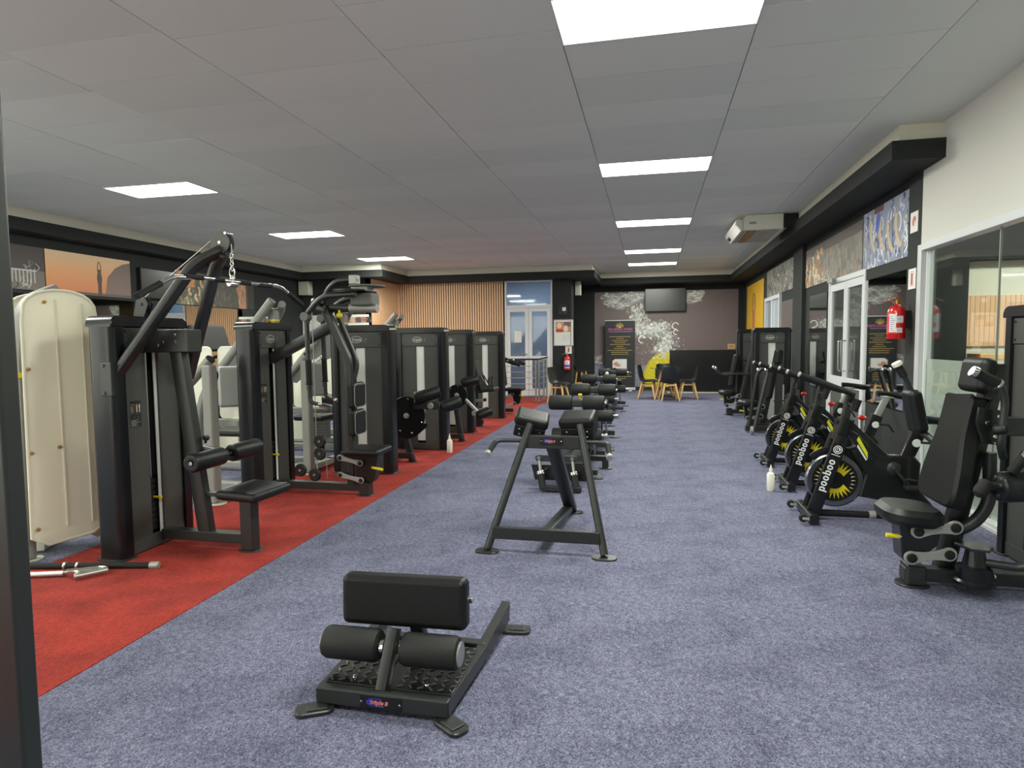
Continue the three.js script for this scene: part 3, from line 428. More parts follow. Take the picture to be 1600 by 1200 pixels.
// ---------- 1 pulldown tower, front left ----------
{
  const t = thing('pulldown_machine', 'black lat pulldown machine with tall twin booms, nearest on the red carpet', 'gym machine', [-3.1, 0, -3.8], 'black weight machines along the red carpet');
  tower(t, mat4(-3.545, 0, -3.8, L90), { open: true, sign: 1, L: .7 });
  part(t, 'base_beam', [box(-3.45, .055, -3.88, -2.72, .125, -3.8, .006)], M.powder);
  const sp = part(t, 'seat_post', [box(-2.8, .012, -3.885, -2.705, .385, -3.795, .008)], M.powder); part(sp, 'foot', footPlate(-2.75, -3.84, 0, .17, .13), M.powder);
  part(t, 'upright', [rtube([[-3.25, 1.53, -3.8], [-3.1, .11, -3.84]], .075, .1, .02, [1, 0, 0], .012)], M.powder);
  part(t, 'bracket', [box(-3.46, 1.40, -3.87, -3.1, 1.56, -3.73, .008)], M.powder);
  part(t, 'bolt', [[-3.3, 1.47], [-3.2, 1.47], [-3.2, 1.52], [-3.34, 1.45]].map(([x, y]) => bolt(x, y, -3.73, .012)), M.chrome);
  const bm = { up: [0, 0, 1] };
  const b1 = part(t, 'boom', [rtube([[-3.5, 1.22, -3.5], [-3.01, 2.0, -3.72], [-2.84, 2.09, -3.78]], .055, .085, .14, [0, 0, 1], .014)], M.powder);
  part(b1, 'mount_plate', [box(-3.53, 1.12, -3.455, -3.44, 1.34, -3.43, .005), bolt(-3.5, 1.32, -3.43, .012), bolt(-3.5, 1.14, -3.43, .012)], M.powder);
  part(t, 'boom', [rtube([[-3.42, 1.2, -4.1], [-2.97, 2.0, -3.88], [-2.84, 2.07, -3.8]], .055, .085, .14, [0, 0, 1], .014)], M.powder);
  const pu = part(t, 'pulley', [cyl([-2.85, 2.14, -3.815], [-2.85, 2.14, -3.785], .062, .008, 28)], M.dark);
  for (const z of [-3.835, -3.778]) part(pu, 'pulley_guard', [cyl([-2.85, 2.14, z], [-2.85, 2.14, z + .008], .072, .002, 28)], M.greyDark);
  part(pu, 'bolt', [bolt(-2.85, 2.14, -3.77, .014), cyl([-2.8, 2.2, -3.83], [-2.8, 2.2, -3.76], .012)], M.chrome);
  const p2 = part(t, 'pulley', [cyl([-3.455, 1.735, -3.765], [-3.455, 1.735, -3.735], .052, .008, 24)], M.dark);
  part(p2, 'pulley_bracket', [ext([[-3.53, 1.64], [-3.44, 1.64], [-3.4, 1.735], [-3.42, 1.775], [-3.47, 1.785], [-3.5, 1.76]], -3.732, -3.724), ext([[-3.53, 1.64], [-3.44, 1.64], [-3.4, 1.735], [-3.42, 1.775], [-3.47, 1.785], [-3.5, 1.76]], -3.776, -3.768), bolt(-3.455, 1.735, -3.724, .012)], M.powder);
  part(t, 'cable', [tube([[-3.44, 1.786, -3.75], [-2.89, 2.19, -3.8]], .0045), tube([[-2.785, 2.13, -3.8], [-2.78, 2.06, -3.8]], .0045)], M.steel);
  const ch = []; for (let i = 0; i < 4; i++) { const g = new THREE.TorusGeometry(.014, .0042, 6, 12); g.scale(.8, 1.35, 1); if (i % 2) g.rotateY(Math.PI / 2); g.translate(-2.777, 2.05 - i * .028, -3.79); ch.push(g); }
  const cb = new THREE.TorusGeometry(.026, .005, 6, 16); cb.scale(.75, 1.5, 1); cb.translate(-2.777, 1.935, -3.79); ch.push(cb);
  part(t, 'chain', ch, M.chrome);
  part(t, 'seat_pad', padG(.33, .066, .4, mat4(-2.7, .43, -3.83, -.06, 0, -.03)), M.vinyl);
  part(t, 'seat_frame', [box(-3.13, .375, -3.88, -2.62, .405, -3.82, .006)], M.powder);
  const ra = part(t, 'roller_arm', [rtube([[-3.15, .715, -3.86], [-2.93, .675, -3.86]], .05, .05, .02), cyl([-2.93, .675, -4.24], [-2.93, .675, -3.5], .014)], M.powder); knob(ra, [-3.1, .75, -3.86], [.2, 1, 0], M.dark); 
  for (const [a, b] of [[-3.5, -3.815], [-3.905, -4.22]]) { const r = part(t, 'thigh_roller', [foam([-2.93, .675, a], [-2.93, .675, b], .062)], M.vinyl); part(r, 'end_cap', [lathe([[0, 0], [.016, 0], [.014, .008], [0, .009]], [-2.93, .675, a - .008], [-2.93, .675, a + 1], 14)], M.chrome); }
}
{
  const t = thing('lat_bar', 'chrome pulldown bar with dark grips and bent ends hanging from a chain', 'exercise bar', [-2.777, 1.876, -3.79]);
  part(t, 'bar', [tube([[-2.78, 1.735, -2.99], [-2.78, 1.855, -3.24], [-2.777, 1.876, -3.5], [-2.777, 1.876, -3.79], [-2.777, 1.885, -4.1], [-2.78, 1.892, -4.36], [-2.78, 1.77, -4.66]], .0135, .05, 12)], M.chrome);
  for (const [a, b] of [[-3.34, -3.5], [-3.6, -3.7], [-3.86, -3.98], [-4.08, -4.24]]) part(t, 'grip', [cyl([-2.777, 1.877 + (a + 3.79) * -.014, a], [-2.777, 1.877 + (b + 3.79) * -.014, b], .0155, .002, 12)], M.rubber);
  for (const [a, b] of [[[-2.78, 1.72, -2.96], [-2.78, 1.81, -3.15]], [[-2.78, 1.85, -4.46], [-2.78, 1.765, -4.67]]]) part(t, 'end_grip', [cyl(a, b, .019, .004, 12)], M.rubber);
  const g = new THREE.TorusGeometry(.016, .005, 6, 14); g.translate(-2.777, 1.9, -3.79); part(t, 'hanger', [g, cyl([-2.777, 1.86, -3.83], [-2.777, 1.86, -3.75], .02)], M.chrome);
}
// ---------- 2 standing arm machine with hanging handles ----------
{
  const t = thing('pec_fly_machine', 'black fly machine with two hanging arm handles, second tower on the red carpet', 'gym machine', [-3, 0, -5.47], 'black weight machines along the red carpet');
  tower(t, mat4(-3.7, 0, -5.5, L90), { open: true, sign: 1, L: .66, H: 1.66 });
  part(t, 'base_beam', [box(-3.6, .045, -5.51, -2.62, .115, -5.43, .006)], M.powder);
  const fb = part(t, 'foot_block', [box(-2.7, .012, -5.52, -2.6, .13, -5.42, .006)], M.powder); part(fb, 'foot', footPlate(-2.65, -5.47, 0, .16, .15), M.powder);
  part(t, 'upright', [rtube([[-2.79, .11, -5.47], [-2.79, 1.29, -5.47], [-3.03, 1.8, -5.47]], .07, .075, .06, [0, 0, 1])], M.powder);
  part(t, 'upright', [rtube([[-2.78, 1.06, -5.5], [-2.735, 1.26, -5.54], [-2.97, 1.8, -5.56]], .04, .05, .08, [0, 0, 1])], M.powder);
  part(t, 'main_boom', [rtube([[-3.7, 1.28, -5.52], [-2.98, 1.62, -5.52]], .09, .12, .06, [0, 0, 1])], M.powder);
  part(t, 'cross_tube', [tube([[-3.05, 1.79, -5.5], [-2.52, 1.775, -5.5]], .038)], M.powder); part(t, 'tube_sleeve', [cyl([-2.78, 1.785, -5.5], [-2.5, 1.775, -5.5], .042)], M.silver);
  knob(t, [-2.87, 1.765, -5.46], [0, -1, 0], M.yellow, 1.3);
  const arm = (z, dx, lab) => {
    const a = part(t, 'swing_arm', [tube([[-2.62, 1.9, z], [-2.96, 1.885, z], [-3.12 + dx, 1.72, z], [-3.115 + dx, 1.64, z]], .026, .09), rtube([[-3.12 + dx, 1.7, z], [-3.115 + dx, 1.02, z]], .034, .04, .02, [0, 0, 1])], M.powder);
    part(a, 'grip', [cyl([-3.117 + dx, 1.3, z], [-3.113 + dx, 1.08, z], .026), cyl([-3.113 + dx, 1.08, z], [-3.113 + dx, 1.07, z], .034)], M.rubber);
    part(a, 'handle', [tube([[-3.113 + dx, 1.06, z], [-3.11 + dx, .9, z], [-3.0 + dx, .885, z]], .018, .06)], M.powder); part(a, 'end_cap', [cyl([-3.02 + dx, .886, z], [-2.985 + dx, .886, z], .02)], M.chrome);
    part(a, 'pivot', [cyl([-3.125 + dx, 1.7, z - .04], [-3.125 + dx, 1.7, z + .04], .042)], M.greyDark);
  };
  arm(-5.3, 0); arm(-5.72, -.07);
  part(t, 'cam_disc', [cyl([-2.72, 1.93, -5.38], [-2.72, 1.945, -5.38], .15, .003, 28), cyl([-2.72, 1.93, -5.62], [-2.72, 1.945, -5.62], .15, .003, 28)], M.plateBlack);
  part(t, 'cam_disc', [cyl([-2.6, 1.975, -5.5], [-2.6, 1.99, -5.5], .17, .003, 28)], M.greyDark);
  part(t, 'cam_block', [box(-2.76, 2.0, -5.53, -2.68, 2.09, -5.44, .012), box(-2.72, 1.93, -5.55, -2.55, 1.98, -5.4, .01)], M.silver);
  part(t, 'cam_plate', [box(-2.74, 1.8, -5.6, -2.52, 1.92, -5.42, .02)], M.greyDark);
  part(t, 'top_tube', [tube([[-3.04, 1.83, -5.47], [-3.0, 1.95, -5.47], [-2.9, 2.04, -5.47], [-2.68, 2.05, -5.47]], .024, .12)], M.powder);
  const p = part(t, 'pulley', [cyl([-3.11, 1.83, -5.5], [-3.11, 1.83, -5.44], .062, .02, 24)], M.plateBlack); part(p, 'pulley_bracket', [rtube([[-3.11, 1.8, -5.43], [-3.0, 1.76, -5.43]], .02, .05)], M.powder);
  for (const [x, y, z] of [[-3.08, .52, -5.4], [-3.08, .4, -5.4], [-3.13, .2, -5.38], [-3.28, .24, -5.38]]) { const q = part(t, 'pulley', [cyl([x, y, z - .016], [x, y, z + .016], .062, .01, 24)], M.dark); part(q, 'bolt', [bolt(x, y, z + .016, .014)], M.chrome); }
  part(t, 'pulley_plate', [box(-3.115, .38, -5.43, -3.045, .54, -5.42, .01)], M.powder);
  part(t, 'cable', [tube([[-3.12, 1.78, -5.4], [-3.115, .52, -5.4]], .004), tube([[-3.02, .4, -5.4], [-3.01, .16, -5.4]], .004), tube([[-3.115, .4, -5.4], [-3.1, .2, -5.38]], .004)], M.steel);
  for (const [a, b] of [[.84, 1.085], [.58, .825]]) { const q = part(t, 'back_pad', padG(.075, b - a, .26, mat4(-2.72, (a + b) / 2, -5.47), .034), M.vinyl); const o = rrect(.236, b - a - .024, .05, 5).map(([u, v]) => V(-2.684, (a + b) / 2 + v, -5.47 + u)); part(q, 'piping', [sweep(o, circ(.0035, 6), [1, 0, 0], true)], M.piping); }
  part(t, 'seat_pad', padG(.36, .062, .36, mat4(-2.62, .435, -5.47), .03), M.vinyl);
  part(t, 'seat_bracket', [ext([[-2.8, .4], [-2.5, .4], [-2.53, .19], [-2.56, .14], [-2.72, .14], [-2.72, .36], [-2.8, .36]], -5.52, -5.42, .004)], M.plateBlack);
  links(t, [[[-2.87, .37], [-2.665, .325], .03], [[-2.87, .205], [-2.66, .16], .03]], -5.4);
  part(t, 'link_bracket', [box(-2.89, .17, -5.5, -2.78, .42, -5.44, .006)], M.powder);
  const k = part(t, 'seat_lever', [cyl([-2.56, .28, -5.42], [-2.52, .28, -5.4], .012), rtube([[-2.52, .28, -5.4], [-2.44, .272, -5.39]], .03, .022, .02, [0, 1, 0], .009)], M.yellow);
}
// ---------- leg machines whose towers face the camera ----------
function legMachine(o) {
  const { x, z, zm } = o, t = thing(o.name, o.label, 'gym machine', [x, 0, z], 'black weight machines along the red carpet');
  tower(t, mat4(x, 0, z), {});
  part(t, 'base_beam', [box(x - .1, .05, z - .1, x, .13, zm - .3, .006), box(x - .1, .05, zm - .04, o.lb[0] + .02, .12, zm + .04, .006)], M.powder);
  const c = o.disc, R = o.R;
  const d = part(t, 'cam_disc', [cyl([c[0], c[1], zm - .01], [c[0], c[1], zm + .01], R, .003, 44), ext([[.2, -.75], [.8, -.35], [1.13, -.42], [1.1, -.55], [.5, -1.05], [.1, -1.2], [-.62, -1.1], [-.7, -.5]].reverse().map(([a, b]) => [c[0] + a * R, c[1] + b * R]), zm - .009, zm + .009, .003)], M.plateBlack);
  part(d, 'pivot_cap', [lathe([[0, 0], [.034, 0], [.034, .012], [.016, .02], [0, .02]], [c[0], c[1], zm + .01], [c[0], c[1], zm + 1], 18)], M.silver);
  part(d, 'bolt', [[-.35, -.8], [.3, -.9], [.85, -.35], [-.6, .6], [.1, .85]].map(([a, b]) => bolt(c[0] + a * R, c[1] + b * R, zm + .01, .012)), M.chrome);
  part(t, 'cam_disc', [cyl([c[0] - .06, c[1], zm - .16], [c[0] - .06, c[1], zm - .14], R * .8, .003, 28)], M.plateBlack);
  const l = part(t, 'leg', [rtube([[o.lt[0], o.lt[1], zm - .03], [o.lb[0], .012, zm - .03]], .06, .075, .02, [1, 0, 0], .01)], M.powder); part(l, 'foot', footPlate(o.lb[0], zm - .03, 0, .13, .12), M.powder);
  part(t, 'seat_pad', padG(.36, .07, .42, mat4(x - .42, .5, zm - .35), .03), M.vinyl); part(t, 'back_pad', padG(.32, .6, .075, mat4(x - .46, .82, zm - .62, 0, -.2), .035), M.vinyl);
  part(t, 'seat_post', [box(x - .5, .05, zm - .4, x - .42, .47, zm - .3), box(x - .5, .05, zm - .34, x - .02, .12, zm - .28), rtube([[x - .46, .3, zm - .4], [x - .46, 1.05, zm - .69]], .06, .06)], M.powder);
  return { t, P: (n, g, m = M.powder) => part(t, n, g, m) };
}
{
  const { t, P } = legMachine({ name: 'leg_extension_machine', label: 'third black tower from the camera, with round disc and two rollers behind it', x: -3.13, z: -6.48, zm: -7.1, disc: [-2.88, .57], R: .235, lt: [-2.92, .36], lb: [-2.83, 0] });
  P('roller_arm', [box(-2.77, .655, -7.09, -2.45, .745, -7.04, .008)]); P('pivot_cap', [cyl([-2.55, .7, -7.045], [-2.55, .7, -7.01], .038, .006)], M.silver);
  P('roller_arm', [tube([[-2.76, .7, -7.06], [-2.755, .78, -7.06], [-2.7, .8, -7.06]], .012, .04), tube([[-2.47, .7, -7.07], [-2.37, .69, -7.07]], .02)], M.chrome);
  P('thigh_roller', [foam([-2.735, .79, -7.0], [-2.46, .865, -7.12], .075)], M.vinyl); P('ankle_roller', [foam([-2.41, .685, -7.0], [-2.2, .75, -7.12], .075)], M.vinyl);
}
{
  const { t, P } = legMachine({ name: 'leg_curl_machine', label: 'fourth black tower from the camera, with silver edged arm and low roller behind it', x: -3.02, z: -8.03, zm: -8.7, disc: [-2.745, .685], R: .155, lt: [-2.79, .6], lb: [-2.69, 0] });
  P('roller_arm', [rtube([[-2.6, .62, -8.66], [-2.41, .43, -8.66]], .04, .06, .02, [0, 0, 1])], M.silver); P('pivot_cap', [cyl([-2.47, .43, -8.66], [-2.47, .43, -8.62], .04, .006)], M.silver);
  P('ankle_roller', [foam([-2.42, .4, -8.6], [-2.23, .46, -8.7], .065)], M.vinyl); P('thigh_roller', [foam([-2.7, .86, -8.75], [-2.46, .9, -8.85], .07)], M.vinyl);
}
{
  const t = thing('abdominal_machine', 'fifth black tower from the camera, with a tilted seat back at its right', 'gym machine', [-3.1, 0, -9.65], 'black weight machines along the red carpet');
  tower(t, mat4(-3.11, 0, -9.65), {}); const z = -10.35, P = (n, g, m = M.powder) => part(t, n, g, m);
  P('base_beam', [box(-3.3, .05, -9.7, -3.2, .13, -10.6), box(-3.25, .05, z - .04, -2.8, .12, z + .04)]);
  P('seat_post', [box(-2.92, .012, z - .05, -2.82, .35, z + .05), ...footPlate(-2.86, z, 0, .15, .14)]);
  P('upright', [rtube([[-2.93, .1, z - .05], [-2.93, .95, z - .05], [-2.98, 1.2, z - .05]], .06, .07, .1)]);
  P('back_pad', [padG(.09, .58, .36, mat4(-2.87, .87, z, 0, 0, .28), .035)], M.vinyl);
  P('seat_pad', [padG(.3, .07, .36, mat4(-2.7, .64, z, 0, 0, .1), .03)], M.vinylGrey);
  for (const q of [-.12, .1]) P('handle', [tube([[-2.82, .88, z + q], [-2.72, .72, z + q], [-2.66, .67, z + q], [-2.68, .8, z + q], [-2.66, .86, z + q]], .013, .04)]);
  links(t, [[[-2.93, .45], [-2.75, .47], .034], [[-2.89, .3], [-2.72, .32], .034]], z + .06);
}
{
  const t = thing('chest_press_machine', 'sixth and furthest black tower on the red carpet, seat showing at its right edge', 'gym machine', [-3.06, 0, -11.55], 'black weight machines along the red carpet');
  tower(t, mat4(-3.06, 0, -11.55), {}); const z = -12.3, P = (n, g, m = M.powder) => part(t, n, g, m);
  P('base_beam', [box(-3.2, .05, -11.6, -3.1, .13, -12.6), box(-3.15, .04, z - .04, -2.7, .11, z + .04), ...footPlate(-2.75, z, 0, .16, .14)]);
  P('upright', [rtube([[-2.95, .1, z - .1], [-3.02, 1.25, z - .1]], .07, .07)]); P('back_pad', [padG(.08, .6, .36, mat4(-2.94, .85, z - .1, 0, 0, .08), .035)], M.vinyl);
  P('seat_pad', [padG(.36, .065, .38, mat4(-2.66, .5, z), .03)], M.vinyl); P('seat_bracket', [ext([[-2.8, .47], [-2.55, .47], [-2.53, .35], [-2.56, .22], [-2.66, .18], [-2.7, .36], [-2.8, .4]], z - .05, z + .05)], M.plateBlack);
  links(t, [[[-2.92, .31], [-2.7, .41], .034], [[-2.9, .12], [-2.66, .215], .034]], z + .06);
  knob(t, [-2.56, .38, z + .05], [1, 0, .2], M.yellow, 1.2);
  for (const q of [-.25, .25]) { const h = P('press_arm', [tube([[-3.0, 1.15, z + q], [-2.8, 1.06, z + q], [-2.62, 1.06, z + q], [-2.54, 1.02, z + q]], .024, .08)]); part(h, 'grip', [cyl([-2.74, 1.06, z + q], [-2.5, .99, z + q], .032)], M.rubber); part(h, 'end_cap', [cyl([-2.76, 1.06, z + q], [-2.73, 1.06, z + q], .035)], M.chrome); }
}
// ---------- pale machine with translucent guards, far left ----------
{
  const t = thing('shrouded_machine', 'pale grey machine with two tall rounded translucent weight guards, far left', 'gym machine', [-4.1, 0, -3.5]);
  const guard = (cx, cz, an, w, y0, y1) => { const p = [[-w / 2, y0 + .1]]; const r = w * .5; p[0] = [-w / 2, y0 + .06]; p.push([-w * .3, y0], [w * .28, y0 + .02], [w / 2, y0 + .1], [w / 2 - .015, y1 - r * .9]); for (let i = 1; i <= 10; i++) { const a = i / 11 * Math.PI; p.push([Math.cos(a) * (w / 2 - .02), y1 - r * .72 + Math.sin(a) ** .7 * r * .72]); } p.push([-w / 2 + .015, y1 - r * .9]);
    const m = mat4(cx, 0, cz, an), g = part(t, 'weight_guard', xf(ext(p, -.004, .004, .001), m), M.shroud);
    part(g, 'guard_rim', xf([sweep(p.map(q => V(q[0], q[1], 0)), circ(.011, 8), [0, 0, 1], true)], m), M.shroudRim);
    part(g, 'guard_rib', xf([box(-.035, y0 + .1, -.012, -.02, y1 - .06, .012, .004), box(.12, y0 + .1, -.012, .132, y1 - .08, .012, .004)], m), M.shroudRim); return m; };
  const m = guard(-3.95, -3.55, 1.16, .47, .1, 1.83);
  guard(-4.25, -3.68, 1.16, .47, .1, 1.82);
  part(t, 'guard_bolt', xf([[-.09, 1.75, 1], [-.2, 1.3, 1], [-.05, .76, 1], [-.21, .74, 1], [-.2, .22, 1]].map(([x, y]) => lathe([[0, 0], [.013, 0], [.01, .02], [0, .022]], [x, y, 0], [x, y, 1], 10)), m), M.brass);
  part(t, 'frame', [rtube([[-4.13, .02, -3.36], [-4.16, 1.45, -3.4], [-4.18, 1.76, -3.5], [-4.3, 1.86, -3.8]], .075, .12, .25, [1, 0, 0], .03)], M.grey);
  part(t, 'cross_bar', [cyl([-4.35, 1.28, -3.3], [-4.06, 1.28, -3.46], .014), cyl([-4.2, .74, -3.34], [-4.05, .74, -3.42], .014), cyl([-4.2, .2, -3.34], [-4.03, .2, -3.42], .014)], M.grey);
  part(t, 'sticker', [rtube([[-4.146, 1.24, -3.375], [-4.148, 1.275, -3.376]], .079, .124, .02, [1, 0, 0], .03)], M.yellow);
  for (let i = 0; i < 13; i++) part(t, 'weight_plate', xf(box(-.02, .18 + i * .035, -.16, .2, .21 + i * .035, -.05, .004), m), M.plateGrey);
  part(t, 'weight_plate', xf(box(-.03, .66, -.17, .21, .74, -.045, .006), m), M.greyDark);
  part(t, 'base', [...footPlate(-4.12, -3.37, .6, .16, .12), rtube([[-4.0, .06, -3.76], [-3.95, .2, -3.86], [-3.98, .16, -4.0]], .06, .06, .1), rtube([[-4.2, .05, -3.5], [-4.5, .05, -4.2]], .08, .07)], M.creamMetal);
}
{
  const t = thing('row_bar', 'black bar with silver collars lying on red carpet by the first tower', 'exercise bar', [-3.5, 0, -3.3]);
  part(t, 'bar', [cyl([-4.15, .022, -3.18], [-3.14, .022, -3.4], .02, .004)], M.rubber);
  for (const k of [.42, .5]) part(t, 'collar', [cyl([-4.15 + k * 1.01, .022, -3.18 - k * .22], [-4.15 + (k + .016) * 1.01, .022, -3.18 - (k + .016) * .22], .026, .004)], M.steel);
  part(t, 'end_cap', [cyl([-3.18, .022, -3.392], [-3.12, .022, -3.405], .024, .006)], M.silver);
}
{
  const t = thing('cable_attachment', 'silver triangular close grip row handle lying on red carpet', 'exercise handle', [-3.6, 0, -3.17]);
  part(t, 'shaft', [cyl([-4.1, .022, -3.0], [-3.6, .022, -3.16], .018, .003)], M.steel);
  part(t, 'loop', [sweep(fil([[-3.6, .02, -3.16], [-3.46, .05, -3.12], [-3.36, .03, -3.26], [-3.46, .015, -3.3], [-3.62, .02, -3.19]], .03), rrect(.012, .035, .004), [0, 1, 0])], M.chrome); part(t, 'grip', [cyl([-3.47, .03, -3.11], [-3.36, .03, -3.25], .018, .003)], M.steel);
}
// ---------- grey machines in the second row ----------
const spTex = canvasTex(256, 128, (g, w, h) => { g.fillStyle = '#62645f'; g.fillRect(0, 0, w, h); g.fillStyle = '#eceeea'; g.font = 'bold 66px sans-serif'; g.textBaseline = 'middle'; g.fillText('Sport', 30, 62); g.fillRect(60, 104, 150, 6); });
const spM = prt(spTex, .5);
function greyMachine() {
  const t = thing('grey_cable_machine', 'silver grey weight machine behind the first two black towers, nearest of the grey ones', 'gym machine', [-3.88, 0, -4.92], 'silver grey machines behind the black row');
  const [X, Z] = [-3.88, -4.92], P = (n, g, m = M.grey) => part(t, n, g, m);
  const po = P('post', [box(X - .05, .012, Z - .05, X + .05, 1.27, Z + .05, .02)]); part(po, 'foot', footPlate(X, Z, 0, .22, .16), M.creamMetal);
  const st = P('arm_tube', [tube([[X - .42, .93, Z - .02], [X - .2, 1.12, Z - .02], [X + .0, 1.32, Z - .02]], .042, .2)]); part(st, 'end_cap', [cyl([X - .005, 1.315, Z - .02], [X + .01, 1.33, Z - .02], .043, .006)], M.dark);
  const zb = Z - 1.4, bm = P('boom', [tube([[X - 1.3, .2, zb], [X - 1.24, .85, zb], [X - .26, 1.94, zb]], .048, .3)]);
  const gp = part(bm, 'gusset', [ext([[X - 1.08, .94], [X - .98, .92], [X - .62, 1.2], [X - .35, 1.3], [X - .35, 1.78]], zb - .01, zb + .01)], M.greyDark);
  part(gp, 'lettering', quad(.26, .13, mat4(X - .64, 1.25, zb + .012, 0, 0, .5)), spM);
  const up = P('upright', [box(X - .37, .02, zb - .16, X - .27, 1.86, zb - .06, .02)]); part(up, 'sticker', box(X - .372, 1.7, zb - .162, X - .268, 1.74, zb - .058, .02), M.yellow);
  P('arm_tube', [tube([[X - .2, 1.9, zb - .1], [X - .34, 1.84, zb - .3], [X - .5, 1.6, zb - .3]], .042, .15)]);
  for (const [x0, x1, z] of [[X - 1.75, X - 1.3, Z - 1.7], [X - 1.22, X - .8, Z - 1.72]]) { const s = P('weight_guard', [ext(rpts(x0, .56, x1, 1.42, .06), z - .005, z + .005, .001)], M.shroud); part(s, 'guard_rim', [sweep(rpts(x0, .56, x1, 1.42, .06).map(p => V(p[0], p[1], z)), circ(.01, 6), [0, 0, 1], true)], M.shroudRim); }
  P('weight_guard', [ext(rpts(X - 1.3, .1, X - .95, .4, .03), Z - 1.72, Z - 1.71, .001)], M.shroudRim);
  P('beam', [box(X - 1.75, .46, Z - 1.76, X - .75, .55, Z - 1.68, .01), box(X - 1.3, .03, Z - .5, X + .05, .1, Z - .4, .01), box(X - .05, .03, Z, X + .05, .1, Z - 1.5, .01), box(X - 1.35, .03, zb - .04, X - .2, .1, zb + .04, .01)]);
  for (let i = 0; i < 10; i++) P('weight_plate', [box(X - .95, .12 + i * .042, Z - 1.78, X - .7, .158 + i * .042, Z - 1.66, .004)], M.plateGrey);
  P('backrest', [padG(.3, .44, .08, mat4(X - .5, 1.0, Z - 1.0, .7), .035)], M.silver); P('seat_pad', [padG(.42, .07, .36, mat4(X - .55, .5, Z - 1.1), .03)], M.vinyl);
  const h = new THREE.TorusGeometry(.05, .013, 8, 18); h.scale(.8, 1.3, 1); h.rotateZ(-.5); h.translate(X - .12, 1.14, Z - .2); P('stirrup_handle', [h], M.dark);
  return t;
}
{
  const g = greyMachine();
  copy(g, [-3.72, 0, -6.28], 0, 'silver grey weight machine seen between the second and third black towers');
  copy(g, [-3.95, 0, -8.6], 0, 'silver grey weight machine whose tube tips show between the third and fourth towers');
}
{
  const t = thing('leg_press_bench', 'grey framed bench with black seat and curved legs behind the third tower', 'exercise bench', [-4.6, 0, -8.3]); const P = (n, g, m = M.creamMetal) => part(t, n, g, m);
  P('frame', [tube([[-5.1, .06, -8.3], [-4.9, .45, -8.3], [-4.2, .5, -8.3]], .04, .3), tube([[-5.0, .62, -8.2], [-4.6, .55, -8.2], [-4.1, .4, -8.2]], .035, .2), box(-5.2, .02, -8.36, -4.0, .09, -8.24, .01)]);
  P('leg', [tube([[-4.75, .06, -8.2], [-4.6, .35, -8.2], [-4.2, .45, -8.2]], .03, .25)], M.greyDark);
  P('seat_pad', [padG(.7, .08, .36, mat4(-4.6, .66, -8.25, 0, 0, -.16), .03)], M.vinyl); P('grip_disc', [cyl([-4.75, 1.12, -8.2], [-4.75, 1.12, -8.16], .11, .01)], M.greyDark); P('upright', [tube([[-4.85, .6, -8.2], [-4.75, 1.12, -8.2]], .03)]);
}
{ // treadmill
  const t = thing('treadmill', 'dark treadmill with upright screen, deep in the left corner behind the tall booms', 'treadmill', [-7.4, 0, -8.6]); const P = (n, g, m = M.dark) => part(t, n, g, m);
  P('deck', [box(-8.2, .003, -9.0, -6.9, .2, -8.2, .04)], M.greyDark); P('belt', [box(-8.15, .19, -8.85, -7.1, .206, -8.35, .004)], M.rubber);
  P('upright', [rtube([[-6.95, .15, -8.98], [-6.8, 1.3, -8.98]], .07, .05)]); P('upright', [rtube([[-6.95, .15, -8.22], [-6.8, 1.3, -8.22]], .07, .05)]);
  const c = P('console', [xf(new RoundedBoxGeometry(.09, .42, .78, 3, .03), mat4(-6.75, 1.55, -8.6, 0, 0, .3))]); part(c, 'screen', xf(box(-.052, -.16, -.32, -.044, .16, .32, .002), mat4(-6.75, 1.55, -8.6, 0, 0, .3)), M.screen); part(c, 'screen_rim', xf(box(-.048, -.19, -.36, -.04, .19, .36, .01), mat4(-6.75, 1.55, -8.6, 0, 0, .3)), M.silver);
  P('handrail', [tube([[-6.8, 1.3, -8.98], [-7.1, 1.2, -8.98], [-7.5, 1.05, -8.98]], .025, .1)]); P('handrail', [tube([[-6.8, 1.3, -8.22], [-7.1, 1.2, -8.22], [-7.5, 1.05, -8.22]], .025, .1)]);
}
// upright of a rack right beside the camera
{
  const t = thing('rack_upright', 'tall black square steel upright at the left edge, nearest the camera', 'rack post', [-1.68, 0, -1.3]);
  part(t, 'post', [box(-1.75, .01, -1.33, -1.62, 2.5, -1.275, .01)], M.powder); part(t, 'base_plate', [box(-1.8, 0, -1.4, -1.56, .012, -1.2, .004)], M.powder);
}
